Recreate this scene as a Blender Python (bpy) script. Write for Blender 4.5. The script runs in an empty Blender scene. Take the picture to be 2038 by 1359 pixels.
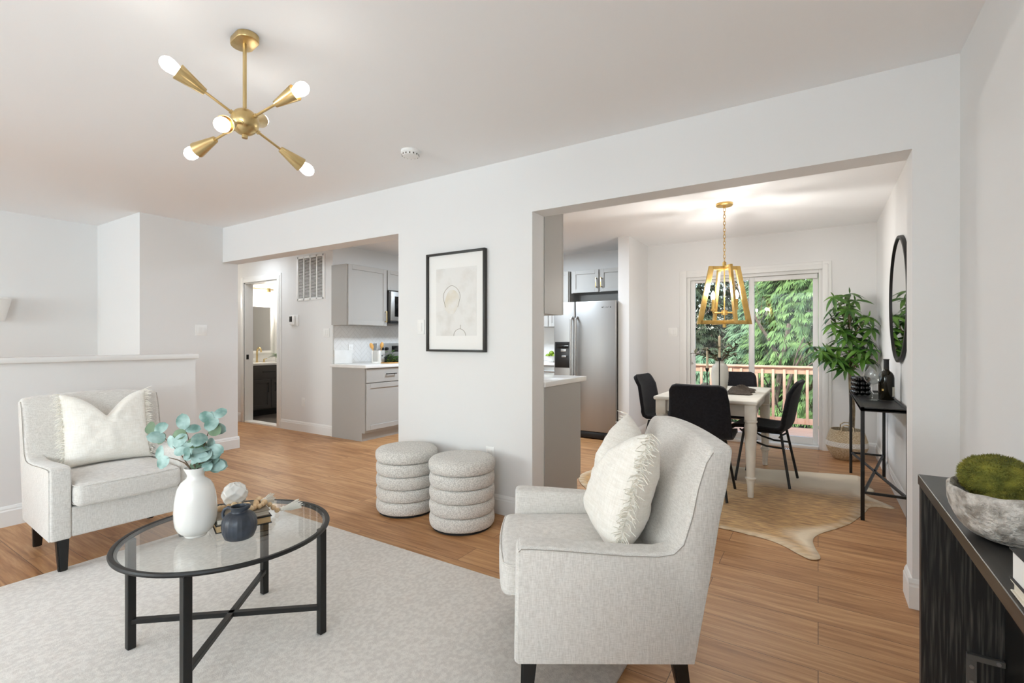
import bpy, bmesh, math, random
from mathutils import Vector, Matrix, noise
R = random.Random(7)
PI = math.pi
rad = math.radians
SC = bpy.context.scene
COL = SC.collection

# ------------------------------------------------------------------ camera
CAMH, CAMD, YAW, FPX = 1.1955, 2.8028, 32.2639, 965.05
cd = bpy.data.cameras.new('camera'); cam = bpy.data.objects.new('camera', cd); COL.objects.link(cam)
cam.location = (0, -CAMD, CAMH); cam.rotation_euler = (rad(90), 0, rad(YAW))
cd.sensor_fit = 'HORIZONTAL'; cd.sensor_width = 36; cd.lens = FPX / 2038 * 36; cd.clip_start = .02; cd.clip_end = 200
SC.camera = cam

# ------------------------------------------------------------------ view, world, lights
vs = SC.view_settings
vs.view_transform = 'Standard'; vs.look = 'None'; vs.exposure = 0.55; vs.gamma = 1; vs.use_curve_mapping = False
SC.cycles.use_denoising = True
SC.cycles.max_bounces = 12; SC.cycles.diffuse_bounces = 7; SC.cycles.glossy_bounces = 5
SC.cycles.transparent_max_bounces = 16; SC.cycles.transmission_bounces = 8
SC.cycles.sample_clamp_indirect = 6; SC.cycles.caustics_reflective = False; SC.cycles.caustics_refractive = False

world = bpy.data.worlds.new('daylight'); SC.world = world; world.use_nodes = True
wn = world.node_tree; wn.nodes.clear()
sky = wn.nodes.new('ShaderNodeTexSky'); sky.sky_type = 'NISHITA'; sky.sun_elevation = rad(42); sky.sun_rotation = rad(200); sky.sun_disc = False
sky.air_density = 1.0; sky.dust_density = 3.0
bgn = wn.nodes.new('ShaderNodeBackground'); bgn.inputs[1].default_value = .55
won = wn.nodes.new('ShaderNodeOutputWorld')
wn.links.new(sky.outputs[0], bgn.inputs[0]); wn.links.new(bgn.outputs[0], won.inputs[0])

def area(name, loc, rot, sx, sy, watts, col=(1, 1, 1), portal=False):
    l = bpy.data.lights.new(name, 'AREA'); l.shape = 'RECTANGLE'; l.size = sx; l.size_y = sy; l.energy = watts; l.color = col
    if portal: l.cycles.is_portal = True
    o = bpy.data.objects.new(name, l); COL.objects.link(o); o.location = loc; o.rotation_euler = rot; return o
sl = bpy.data.lights.new('sun', 'SUN'); sl.energy = 1.8; sl.angle = rad(3); sl.color = (1, .95, .86)
so = bpy.data.objects.new('sun', sl); COL.objects.link(so); so.rotation_euler = (rad(50), 0, rad(-25))
# daylight through the picture window behind the camera, plus added fill that brightens the ceiling and walls
area('window_daylight', (-4.65, -7.50, 1.40), (rad(90), 0, 0), 2.8, 1.5, 16, (.75, .885, 1))
area('window_ceiling_fill', (-4.65, -7.46, 1.35), (rad(138), 0, 0), 2.8, 1.3, 150, (.74, .88, 1))  # uplight added at the window to brighten the ceiling
area('side_fill_light', (.62, -5.5, 1.40), (rad(90), 0, rad(90)), 2.5, 1.4, 24, (.75, .885, 1))  # added side light for the armchair side and the half wall
area('side_ceiling_fill', (.585, -5.5, 1.36), (rad(138), 0, rad(90)), 2.5, 1.2, 112, (.74, .88, 1))  # second added uplight, also there to lift the ceiling
area('sliding_door_daylight', (-.68, 3.60, 1.0), (rad(-90), 0, 0), 1.4, 1.9, 20, portal=True)
area('kitchen_fill_light', (-3.2, 2.0, 2.40), (0, 0, 0), .6, .6, 52, (.76, .88, 1))  # unseen fill light added to brighten the kitchen
area('hall_fill_light', (-6.5, .66, 2.40), (0, 0, 0), .3, .3, 4.5, (.84, .92, 1))  # fill added for the hall wall, without any fitting

# ------------------------------------------------------------------ materials
def lin(c): return tuple(((x / 255) / 12.92 if x / 255 <= .04045 else ((x / 255 + .055) / 1.055) ** 2.4) for x in c)
def mat(name, rgb, rough=.5, metal=0., spec=.5, rgb2=None, vscale=6., vdetail=3., stretch=(1, 1, 1), bump=0., bscale=60., bdist=.01,
        btype='noise', sheen=0., coat=0., emit=None, estr=0., lo=.35, hi=.65, trans=0.):
    m = bpy.data.materials.new(name); m.use_nodes = True
    nt = m.node_tree; p = nt.nodes['Principled BSDF']
    p.inputs['Base Color'].default_value = (*lin(rgb), 1); p.inputs['Roughness'].default_value = rough
    p.inputs['Metallic'].default_value = metal; p.inputs['Specular IOR Level'].default_value = spec
    p.inputs['Sheen Weight'].default_value = sheen; p.inputs['Coat Weight'].default_value = coat
    p.inputs['Transmission Weight'].default_value = trans
    if emit: p.inputs['Emission Color'].default_value = (*lin(emit), 1); p.inputs['Emission Strength'].default_value = estr
    tc = nt.nodes.new('ShaderNodeTexCoord'); mp = nt.nodes.new('ShaderNodeMapping'); mp.inputs['Scale'].default_value = stretch
    nt.links.new(tc.outputs['Object'], mp.inputs[0])
    if rgb2:
        nz = nt.nodes.new('ShaderNodeTexNoise'); nz.inputs['Scale'].default_value = vscale; nz.inputs['Detail'].default_value = vdetail
        nt.links.new(mp.outputs[0], nz.inputs[0])
        cr = nt.nodes.new('ShaderNodeValToRGB'); cr.color_ramp.elements[0].position = lo; cr.color_ramp.elements[1].position = hi
        cr.color_ramp.elements[0].color = (*lin(rgb), 1); cr.color_ramp.elements[1].color = (*lin(rgb2), 1)
        nt.links.new(nz.outputs[0], cr.inputs[0]); nt.links.new(cr.outputs[0], p.inputs['Base Color'])
    if bump:
        if btype == 'noise':
            bz = nt.nodes.new('ShaderNodeTexNoise'); bz.inputs['Detail'].default_value = 4; out = bz.outputs[0]
        else:
            bz = nt.nodes.new('ShaderNodeTexVoronoi'); out = bz.outputs['Distance']
        bz.inputs['Scale'].default_value = bscale; nt.links.new(mp.outputs[0], bz.inputs[0])
        bp = nt.nodes.new('ShaderNodeBump'); bp.inputs['Strength'].default_value = bump; bp.inputs['Distance'].default_value = bdist
        nt.links.new(out, bp.inputs['Height']); nt.links.new(bp.outputs[0], p.inputs['Normal'])
    return m
def glassmat(name, tint=(1, 1, 1), rough=0., ior=1.45):
    m = bpy.data.materials.new(name); m.use_nodes = True; nt = m.node_tree; nt.nodes.clear()
    o = nt.nodes.new('ShaderNodeOutputMaterial'); mx = nt.nodes.new('ShaderNodeMixShader')
    t = nt.nodes.new('ShaderNodeBsdfTransparent'); t.inputs[0].default_value = (*tint, 1)
    g = nt.nodes.new('ShaderNodeBsdfGlossy'); g.inputs['Roughness'].default_value = rough
    # Schlick reflectance from the facing angle, the same on both faces of a pane
    ge = nt.nodes.new('ShaderNodeNewGeometry'); dt = nt.nodes.new('ShaderNodeVectorMath'); dt.operation = 'DOT_PRODUCT'; nt.links.new(ge.outputs['Incoming'], dt.inputs[0]); nt.links.new(ge.outputs['Normal'], dt.inputs[1])
    ab = nt.nodes.new('ShaderNodeMath'); ab.operation = 'ABSOLUTE'; nt.links.new(dt.outputs['Value'], ab.inputs[0])
    iv = nt.nodes.new('ShaderNodeMath'); iv.operation = 'SUBTRACT'; iv.inputs[0].default_value = 1; nt.links.new(ab.outputs[0], iv.inputs[1])
    pw = nt.nodes.new('ShaderNodeMath'); pw.operation = 'POWER'; pw.inputs[1].default_value = 5; nt.links.new(iv.outputs[0], pw.inputs[0])
    r0 = ((ior - 1) / (ior + 1)) ** 2; f = nt.nodes.new('ShaderNodeMath'); f.operation = 'MULTIPLY_ADD'; f.inputs[1].default_value = 1 - r0; f.inputs[2].default_value = r0; nt.links.new(pw.outputs[0], f.inputs[0])
    nt.links.new(f.outputs[0], mx.inputs[0]); nt.links.new(t.outputs[0], mx.inputs[1]); nt.links.new(g.outputs[0], mx.inputs[2]); nt.links.new(mx.outputs[0], o.inputs[0])
    return m
def weave(name, rgb, rgb2, scale=260, bump=.35, rough=.95, sheen=.3):
    """linen-like cloth: two stretched noises make warp and weft slubs"""
    m = mat(name, rgb, rough=rough, spec=.2, sheen=sheen); nt = m.node_tree; p = nt.nodes['Principled BSDF']
    tc = nt.nodes.new('ShaderNodeTexCoord'); outs = []
    for s in ((1, 1, .12), (.12, .12, 1)):
        mp = nt.nodes.new('ShaderNodeMapping'); mp.inputs['Scale'].default_value = s; nt.links.new(tc.outputs['Object'], mp.inputs[0])
        nz = nt.nodes.new('ShaderNodeTexNoise'); nz.inputs['Scale'].default_value = scale; nz.inputs['Detail'].default_value = 2; nt.links.new(mp.outputs[0], nz.inputs[0]); outs.append(nz.outputs[0])
    ad = nt.nodes.new('ShaderNodeMath'); ad.operation = 'ADD'; nt.links.new(outs[0], ad.inputs[0]); nt.links.new(outs[1], ad.inputs[1])
    cr = nt.nodes.new('ShaderNodeMapRange'); cr.inputs[1].default_value = .75; cr.inputs[2].default_value = 1.25; nt.links.new(ad.outputs[0], cr.inputs[0])
    mx = nt.nodes.new('ShaderNodeMix'); mx.data_type = 'RGBA'; mx.inputs[6].default_value = (*lin(rgb), 1); mx.inputs[7].default_value = (*lin(rgb2), 1)
    nt.links.new(cr.outputs[0], mx.inputs[0]); nt.links.new(mx.outputs[2], p.inputs['Base Color'])
    bp = nt.nodes.new('ShaderNodeBump'); bp.inputs['Strength'].default_value = bump; bp.inputs['Distance'].default_value = .002
    nt.links.new(ad.outputs[0], bp.inputs['Height']); nt.links.new(bp.outputs[0], p.inputs['Normal'])
    return m
def plankmat(name, cols, plank=(1.22, .18), rough=.42, grain=1., seam=(80, 55, 38)):
    m = bpy.data.materials.new(name); m.use_nodes = True; nt = m.node_tree; p = nt.nodes['Principled BSDF']; L = nt.links.new
    tc = nt.nodes.new('ShaderNodeTexCoord')
    br = nt.nodes.new('ShaderNodeTexBrick'); br.offset = .37; br.inputs['Scale'].default_value = 1
    br.inputs['Brick Width'].default_value = plank[0]; br.inputs['Row Height'].default_value = plank[1]; br.inputs['Mortar Size'].default_value = .0012
    br.inputs['Color1'].default_value = (0, 0, 0, 1); br.inputs['Color2'].default_value = (1, 1, 1, 1); br.inputs['Mortar'].default_value = (.5, .5, .5, 1)
    L(tc.outputs['Object'], br.inputs[0])
    mp = nt.nodes.new('ShaderNodeMapping'); mp.inputs['Scale'].default_value = (1.1, 17, 1); L(tc.outputs['Object'], mp.inputs[0])
    # every plank slides the grain along so that neighbours do not match
    ml = nt.nodes.new('ShaderNodeVectorMath'); ml.operation = 'MULTIPLY_ADD'; ml.inputs[1].default_value = (7, 3, 5); L(br.outputs['Color'], ml.inputs[0]); L(mp.outputs[0], ml.inputs[2])
    n1 = nt.nodes.new('ShaderNodeTexNoise'); n1.inputs['Scale'].default_value = 1.6; n1.inputs['Detail'].default_value = 7; n1.inputs['Distortion'].default_value = 1.2; L(ml.outputs[0], n1.inputs[0])
    n2 = nt.nodes.new('ShaderNodeTexNoise'); n2.inputs['Scale'].default_value = 9; n2.inputs['Detail'].default_value = 3; L(ml.outputs[0], n2.inputs[0])
    a1 = nt.nodes.new('ShaderNodeMath'); a1.operation = 'MULTIPLY_ADD'; a1.inputs[1].default_value = .35; L(n2.outputs[0], a1.inputs[0]); L(n1.outputs[0], a1.inputs[2])
    a2 = nt.nodes.new('ShaderNodeMath'); a2.operation = 'MULTIPLY_ADD'; a2.inputs[1].default_value = .16; L(br.outputs['Color'], a2.inputs[0]); L(a1.outputs[0], a2.inputs[2])
    cr = nt.nodes.new('ShaderNodeValToRGB'); e = cr.color_ramp.elements
    e[0].position = .46; e[0].color = (*lin(cols[0]), 1); e[1].position = .98; e[1].color = (*lin(cols[2]), 1)
    k = e.new(.72); k.color = (*lin(cols[1]), 1)
    L(a2.outputs[0], cr.inputs[0])
    mx = nt.nodes.new('ShaderNodeMix'); mx.data_type = 'RGBA'; mx.inputs[7].default_value = (*lin(seam), 1); L(br.outputs['Fac'], mx.inputs[0]); L(cr.outputs[0], mx.inputs[6]); L(mx.outputs[2], p.inputs['Base Color'])
    p.inputs['Roughness'].default_value = rough; p.inputs['Specular IOR Level'].default_value = .4
    bp = nt.nodes.new('ShaderNodeBump'); bp.inputs['Strength'].default_value = .12; bp.inputs['Distance'].default_value = .003; L(a1.outputs[0], bp.inputs['Height']); L(bp.outputs[0], p.inputs['Normal'])
    return m

M = {}
M['wall'] = mat('wall_paint', (227, 226, 224), .85, spec=.25, bump=.04, bscale=180, bdist=.002)
M['ceil'] = mat('ceiling_paint', (243, 243, 243), .9, spec=.2)
M['trim'] = mat('white_trim_paint', (234, 233, 230), .45, spec=.4)
M['floor'] = plankmat('oak_plank_floor', ((140, 94, 57), (173, 126, 83), (199, 154, 109)))
M['deckwood'] = plankmat('deck_boards', ((186, 146, 120), (206, 168, 142), (220, 184, 160)), (3.0, .14), .7)
M['tilefloor'] = mat('dark_floor_tile', (62, 55, 50), .5, rgb2=(92, 84, 76), vscale=7)
M['cab'] = mat('grey_cabinet_paint', (172, 169, 164), .5, spec=.4)
M['quartz'] = mat('white_quartz', (236, 235, 232), .2, rgb2=(228, 226, 222), vscale=5)
M['tile'] = mat('white_glazed_tile', (228, 226, 223), .18)
M['grout'] = mat('pale_grout', (206, 203, 198), .9)
M['steel'] = mat('stainless_steel', (170, 169, 167), .42, 1., rgb2=(162, 161, 159), vscale=3, stretch=(1, 1, .1))
M['steeldark'] = mat('dark_steel', (92, 90, 88), .4, 1.)
M['steelgrey'] = mat('grey_painted_steel', (112, 110, 106), .45, .6)
M['black'] = mat('black_plastic', (14, 14, 15), .35)
M['blackglass'] = mat('black_glass', (10, 10, 11), .08)
M['blackmetal'] = mat('black_powder_coated_metal', (30, 29, 28), .45, .3)
M['brass'] = mat('brushed_brass', (216, 192, 142), .3, 1., rgb2=(200, 174, 122), vscale=30, stretch=(1, 1, .2))
M['gold'] = mat('gold_leaf_metal', (216, 184, 118), .36, 1., rgb2=(196, 160, 92), vscale=14)
M['glow'] = mat('glowing_bulb', (255, 250, 240), .4, emit=(255, 246, 232), estr=4)
M['glowshade'] = mat('glowing_glass_shade', (255, 250, 240), .4, emit=(255, 246, 230), estr=9)
M['linen'] = weave('greige_linen', (200, 195, 188), (224, 220, 214), 400)
M['linenseam'] = mat('linen_seam', (166, 160, 152), .95)
M['pillow'] = weave('ivory_cotton_gauze', (232, 227, 217), (244, 240, 232), 200, .3)
M['fringe'] = mat('ivory_fringe_thread', (238, 234, 224), .95)
M['boucle'] = mat('grey_boucle', (196, 191, 184), .97, spec=.15, rgb2=(228, 224, 217), vscale=150, vdetail=1, bump=.55, bscale=230, bdist=.004, btype='voronoi', sheen=.3, lo=.4, hi=.6)
M['rug'] = mat('distressed_pale_rug', (212, 206, 199), .98, spec=.1, rgb2=(228, 223, 216), vscale=60, vdetail=12, stretch=(1, .8, 1), bump=.4, bscale=260, bdist=.004, sheen=.2, lo=.4, hi=.62)
M['glass'] = glassmat('clear_glass', (.97, .985, .97))
M['tableglass'] = glassmat('table_glass', (.95, .955, .94), ior=1.5)
M['wineglass'] = glassmat('wine_glass', (.93, .945, .945), ior=1.75)
M['darkwood'] = mat('black_wood_grain', (24, 23, 22), .5, rgb2=(92, 88, 82), vscale=9, vdetail=10, stretch=(16, 16, .6), bump=.25, bscale=14, bdist=.003, lo=.48, hi=.80)
M['tvtop'] = mat('black_stained_wood', (38, 36, 34), .34, rgb2=(60, 57, 53), vscale=6, vdetail=8, stretch=(9, .6, 9), lo=.42, hi=.8)
M['legblack'] = mat('black_lacquered_wood', (20, 19, 18), .4)
M['ceramic'] = mat('white_glazed_ceramic', (232, 230, 225), .16, coat=.4)
M['matteceramic'] = mat('ribbed_pale_ceramic', (226, 222, 212), .5)
M['slate'] = mat('matte_blue_black_ceramic', (38, 42, 50), .42, rgb2=(62, 68, 78), vscale=14)
M['eleaf'] = mat('eucalyptus_leaf', (92, 128, 118), .55, rgb2=(176, 202, 196), vscale=16, lo=.35, hi=.65)
M['eleafd'] = mat('eucalyptus_dark_leaf', (74, 98, 72), .5, rgb2=(112, 136, 104), vscale=12)
M['estem'] = mat('brown_twig', (96, 76, 56), .8)
M['plant'] = mat('glossy_green_leaf', (36, 76, 22), .34, rgb2=(108, 150, 58), vscale=7, lo=.4, hi=.75)
M['bark'] = mat('pale_bark', (112, 96, 72), .9, rgb2=(146, 130, 104), vscale=30, bump=.4, bscale=60)
M['basket'] = mat('seagrass_weave', (186, 164, 130), .9, rgb2=(212, 194, 164), vscale=60, bump=.8, bscale=110, bdist=.01, btype='voronoi')
M['basketw'] = mat('white_dipped_weave', (226, 222, 214), .9, bump=.8, bscale=110, bdist=.01, btype='voronoi')
M['soil'] = mat('dark_brown_filler', (78, 52, 34), 1.)
M['chairfab'] = mat('black_velour', (20, 19, 22), .85, spec=.2, rgb2=(29, 28, 32), vscale=60, sheen=.08, bump=.2, bscale=300, bdist=.002)
M['tablepaint'] = mat('chalky_white_paint', (222, 217, 206), .55, rgb2=(208, 201, 188), vscale=7)
M['runner'] = mat('brown_woven_cloth', (62, 52, 44), .95, rgb2=(98, 86, 74), vscale=110, bump=.6, bscale=160)
M['napkin'] = mat('grey_green_cloth', (84, 86, 78), .95, rgb2=(134, 136, 126), vscale=70)
M['candle'] = mat('ivory_wax', (226, 208, 176), .5)
M['darkleaf'] = mat('dusky_leaf', (52, 58, 40), .6, rgb2=(86, 88, 62), vscale=14)
M['bottle'] = mat('dark_olive_bottle_glass', (26, 22, 12), .12, spec=.35)
M['paper'] = mat('book_pages', (232, 226, 212), .9, rgb2=(214, 204, 186), vscale=160, stretch=(.1, .1, 4))
M['kraft'] = mat('tan_page_edges', (206, 176, 132), .9)
M['greycover'] = mat('grey_book_cloth', (138, 128, 114), .8)
M['taupecover'] = mat('taupe_book_cloth', (120, 104, 88), .8)
M['blackcover'] = mat('black_book_cloth', (30, 29, 28), .6)
M['beadwood'] = mat('natural_wood_bead', (212, 178, 134), .6, rgb2=(228, 200, 162), vscale=50)
M['stone'] = mat('rough_cast_stone', (150, 143, 134), .95, rgb2=(206, 200, 192), vscale=38, vdetail=10, bump=1., bscale=85, bdist=.012, lo=.4, hi=.6)
M['moss'] = mat('moss', (74, 78, 22), .95, rgb2=(128, 124, 44), vscale=26, vdetail=6, bump=.5, bscale=150)
M['mosspile'] = mat('moss_pile', (92, 94, 28), .9, rgb2=(146, 140, 56), vscale=40)
M['mirror'] = mat('mirror_glass', (235, 235, 235), .02, 1.)
M['mat'] = mat('white_mount_board', (236, 234, 230), .8)
M['frame'] = mat('dark_bronze_frame', (40, 38, 34), .45)
M['vanity'] = mat('charcoal_vanity_paint', (66, 62, 58), .45)
M['ventshade'] = mat('dusty_void_shade', (104, 97, 88), .9)  # shade of the vent void put into the colour
M['plastic'] = mat('white_plastic', (236, 235, 232), .35)
M['apple'] = mat('green_lime_skin', (120, 146, 36), .4)
M['utensil'] = mat('bamboo', (222, 172, 98), .5, rgb2=(204, 148, 76), vscale=30, stretch=(1, 1, .2))
M['railing'] = mat('painted_cedar', (214, 178, 154), .7, rgb2=(200, 162, 138), vscale=4, stretch=(1, 1, 1))
M['mulch'] = mat('leaf_litter', (70, 58, 48), 1., rgb2=(128, 110, 90), vscale=22, vdetail=8, bump=1., bscale=30, bdist=.08)
M['lawn'] = mat('lawn_grass', (92, 116, 62), 1., rgb2=(120, 140, 84), vscale=12)
M['thuja'] = mat('cedar_foliage', (36, 70, 34), .8, rgb2=(108, 142, 82), vscale=3.5, lo=.3, hi=.7)
M['thuja2'] = mat('blue_green_foliage', (48, 84, 60), .8, rgb2=(116, 150, 116), vscale=3.5, lo=.3, hi=.7)
M['thujadark'] = mat('dark_foliage', (34, 48, 34), .8, rgb2=(72, 92, 66), vscale=3)
M['treebark'] = mat('grey_brown_bark', (74, 64, 56), .95, rgb2=(104, 94, 84), vscale=12)
M['rubbervoid'] = mat('rubber_and_slot_shade', (22, 21, 20), .8)  # serves a real base and the painted shade of register slots
M['doorframe'] = mat('white_vinyl', (228, 227, 224), .4)
M['wax'] = M['candle']

def hidemat():
    """cowhide: cream belly and edges, brindled golden brown over the back"""
    m = bpy.data.materials.new('cowhide_hair'); m.use_nodes = True; nt = m.node_tree; p = nt.nodes['Principled BSDF']; L = nt.links.new
    tc = nt.nodes.new('ShaderNodeTexCoord')
    n0 = nt.nodes.new('ShaderNodeTexNoise'); n0.inputs['Scale'].default_value = 2.0; n0.inputs['Detail'].default_value = 4; L(tc.outputs['Object'], n0.inputs[0])
    mp = nt.nodes.new('ShaderNodeMapping'); mp.inputs['Scale'].default_value = (4, 14, 1); mp.inputs['Rotation'].default_value = (0, 0, rad(25)); L(tc.outputs['Object'], mp.inputs[0])
    n1 = nt.nodes.new('ShaderNodeTexNoise'); n1.inputs['Scale'].default_value = 3; n1.inputs['Detail'].default_value = 8; L(mp.outputs[0], n1.inputs[0])
    at = nt.nodes.new('ShaderNodeAttribute'); at.attribute_name = 'belly'
    s = nt.nodes.new('ShaderNodeMath'); s.operation = 'MULTIPLY_ADD'; s.inputs[1].default_value = .55; L(n0.outputs[0], s.inputs[0]); L(at.outputs['Fac'], s.inputs[2])
    r = nt.nodes.new('ShaderNodeMapRange'); r.inputs[1].default_value = .55; r.inputs[2].default_value = .95; L(s.outputs[0], r.inputs[0])
    cr = nt.nodes.new('ShaderNodeValToRGB'); e = cr.color_ramp.elements; e[0].position = .3; e[0].color = (*lin((140, 100, 54)), 1); e[1].position = .7; e[1].color = (*lin((210, 166, 102)), 1); L(n1.outputs[0], cr.inputs[0])
    mx = nt.nodes.new('ShaderNodeMix'); mx.data_type = 'RGBA'; L(r.outputs[0], mx.inputs[0]); mx.inputs[7].default_value = (*lin((226, 208, 178)), 1); L(cr.outputs[0], mx.inputs[6]); L(mx.outputs[2], p.inputs['Base Color'])
    p.inputs['Roughness'].default_value = .8; p.inputs['Sheen Weight'].default_value = .2
    bp = nt.nodes.new('ShaderNodeBump'); bp.inputs['Strength'].default_value = .3; bp.inputs['Distance'].default_value = .004; L(n1.outputs[0], bp.inputs['Height']); L(bp.outputs[0], p.inputs['Normal'])
    return m
M['hide'] = hidemat()
def artmat():
    """a pale wash with soft grey clouds and faint ochre"""
    m = mat('watercolour_paper', (226, 224, 220), .85, rgb2=(206, 202, 194), vscale=6, vdetail=6, lo=.5, hi=.75); return m
M['art'] = artmat()
M['ink'] = mat('brown_ink', (120, 100, 72), .8)
M['ochre'] = mat('ochre_wash', (214, 206, 188), .85, rgb2=(226, 223, 218), vscale=9)

# ------------------------------------------------------------------ mesh builder
class B:
    def __init__(s): s.bm = bmesh.new()
    def _merge(s, t, mtx=None):
        if mtx is not None: bmesh.ops.transform(t, matrix=mtx, verts=t.verts)
        me = bpy.data.meshes.new('t'); t.to_mesh(me); t.free(); s.bm.from_mesh(me); bpy.data.meshes.remove(me); return s
    def box(s, x0, x1, y0, y1, z0, z1, bev=0., seg=2, mtx=None):
        t = bmesh.new(); bmesh.ops.create_cube(t, size=1)
        for v in t.verts: v.co = Vector(((x0 + x1) / 2 + v.co.x * (x1 - x0), (y0 + y1) / 2 + v.co.y * (y1 - y0), (z0 + z1) / 2 + v.co.z * (z1 - z0)))
        if bev: bmesh.ops.bevel(t, geom=t.edges[:], offset=bev, segments=seg, affect='EDGES', profile=.5)
        return s._merge(t, mtx)
    def rbox(s, x0, x1, y0, y1, z0, z1, r, n=(6, 6, 6), fn=None):
        """rounded box with subdivided faces, deformable by fn(Vector)->Vector"""
        t = bmesh.new(); c = Vector(((x0 + x1) / 2, (y0 + y1) / 2, (z0 + z1) / 2)); h = Vector(((x1 - x0) / 2, (y1 - y0) / 2, (z1 - z0) / 2))
        def params(a, k):
            q = [0, .3, .6, .85]; inner = [-(a - r) + 2 * (a - r) * i / k for i in range(k + 1)]
            return [-a + r * e for e in q] + inner + [a - r * e for e in reversed(q)]
        ps = [params(h[i], n[i]) for i in range(3)]
        def P(v):
            q = Vector([max(-(h[i] - r), min(h[i] - r, v[i])) for i in range(3)]); d = v - q
            return c + (q + d.normalized() * r if d.length > 1e-9 else v)
        for ax in range(3):
            a, b = (ax + 1) % 3, (ax + 2) % 3
            for sg in (-1, 1):
                g = []
                for pa in ps[a]:
                    row = []
                    for pb in ps[b]:
                        v = Vector((0, 0, 0)); v[ax] = sg * h[ax]; v[a] = pa; v[b] = pb; row.append(t.verts.new(P(v)))
                    g.append(row)
                for i in range(len(g) - 1):
                    for j in range(len(g[0]) - 1):
                        f = [g[i][j], g[i + 1][j], g[i + 1][j + 1], g[i][j + 1]]
                        t.faces.new(f if sg > 0 else f[::-1])
        bmesh.ops.remove_doubles(t, verts=t.verts, dist=1e-5)
        if fn:
            for v in t.verts: v.co = fn(v.co.copy())
        return s._merge(t)
    def cyl(s, p0, p1, r0, r1=None, n=16, cap=True):
        p0, p1 = Vector(p0), Vector(p1); r1 = r0 if r1 is None else r1
        t = bmesh.new(); L = (p1 - p0).length
        bmesh.ops.create_cone(t, cap_ends=cap, segments=n, radius1=r0, radius2=r1, depth=L)
        q = (p1 - p0).to_track_quat('Z', 'Y').to_matrix().to_4x4()
        return s._merge(t, Matrix.Translation((p0 + p1) / 2) @ q)
    def bar(s, p0, p1, w, h=None, bev=.001, up=(0, 0, 1)):
        """square bar between two points"""
        p0, p1 = Vector(p0), Vector(p1); h = h or w; d = p1 - p0; L = d.length; z = d.normalized(); u = Vector(up)
        if abs(z.dot(u)) > .99: u = Vector((1, 0, 0))
        x = u.cross(z).normalized(); y = z.cross(x)
        m = Matrix((x, y, z)).transposed().to_4x4(); m.translation = (p0 + p1) / 2
        return s.box(-w / 2, w / 2, -h / 2, h / 2, -L / 2, L / 2, bev, 1, m)
    def tube(s, pts, r, n=8, closed=False, r1=None):
        pts = [Vector(p) for p in pts]; N = len(pts); t = s.bm; rings = []; prev = None
        for i, p in enumerate(pts):
            a = pts[(i - 1) % N] if closed or i > 0 else p; b = pts[(i + 1) % N] if closed or i < N - 1 else p
            d = (b - a).normalized()
            if prev is None: u = d.orthogonal().normalized()
            else: u = (prev - d * prev.dot(d)); u = u.normalized() if u.length > 1e-6 else d.orthogonal().normalized()
            prev = u; w = d.cross(u); rr = r + ((r1 - r) * i / max(1, N - 1) if r1 is not None else 0)
            rings.append([t.verts.new(p + (u * math.cos(2 * PI * k / n) + w * math.sin(2 * PI * k / n)) * rr) for k in range(n)])
        for i in range(N if closed else N - 1):
            a, b = rings[i], rings[(i + 1) % N]
            for k in range(n): t.faces.new([a[k], a[(k + 1) % n], b[(k + 1) % n], b[k]])
        if not closed: t.faces.new(rings[0][::-1]); t.faces.new(rings[-1])
        return s
    def lathe(s, prof, n=40, c=(0, 0, 0), fn=None, capb=True, capt=False):
        t = bmesh.new(); rings = []
        for r, z in prof:
            ring = []
            for k in range(n):
                a = 2 * PI * k / n; v = Vector((r * math.cos(a), r * math.sin(a), z)); v = fn(v, a) if fn else v; ring.append(t.verts.new(v + Vector(c)))
            rings.append(ring)
        for a, b in zip(rings, rings[1:]):
            for k in range(n): t.faces.new([a[k], a[(k + 1) % n], b[(k + 1) % n], b[k]])
        if capb: t.faces.new(rings[0][::-1])
        if capt: t.faces.new(rings[-1])
        return s._merge(t)
    def prism(s, poly, ax, a, b, bev=0., seg=2):
        """extrude a 2-D outline along axis ax from a to b; outline coordinates are the two other axes in order"""
        t = bmesh.new(); o = [i for i in range(3) if i != ax]
        def mk(q, h):
            v = [0, 0, 0]; v[ax] = h; v[o[0]] = q[0]; v[o[1]] = q[1]; return t.verts.new(v)
        lo = [mk(q, a) for q in poly]; hi = [mk(q, b) for q in poly]; n = len(poly)
        f1 = t.faces.new(lo); f2 = t.faces.new(hi)
        for i in range(n): t.faces.new([lo[i], lo[(i + 1) % n], hi[(i + 1) % n], hi[i]])
        bmesh.ops.recalc_face_normals(t, faces=t.faces)
        if bev:
            es = [e for e in t.edges if len(e.link_faces) == 2 and e.calc_face_angle(0) > .5]
            bmesh.ops.bevel(t, geom=es, offset=bev, segments=seg, affect='EDGES', profile=.5)
        return s._merge(t)
    def grid(s, fn, nu, nv):
        t = s.bm; g = [[t.verts.new(fn(i / nu, j / nv)) for j in range(nv + 1)] for i in range(nu + 1)]
        for i in range(nu):
            for j in range(nv): t.faces.new([g[i][j], g[i + 1][j], g[i + 1][j + 1], g[i][j + 1]])
        return s
    def sphere(s, c, r, n=16, sc=(1, 1, 1), fn=None, ico=False):
        t = bmesh.new()
        if ico: bmesh.ops.create_icosphere(t, subdivisions=n, radius=1)
        else: bmesh.ops.create_uvsphere(t, u_segments=n, v_segments=max(6, n // 2 + 2), radius=1)
        for v in t.verts:
            q = v.co.copy(); q = q * (fn(q) if fn else 1); v.co = Vector((q.x * r * sc[0], q.y * r * sc[1], q.z * r * sc[2])) + Vector(c)
        return s._merge(t)
    def quad(s, *p):
        s.bm.faces.new([s.bm.verts.new(q) for q in p]); return s
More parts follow.
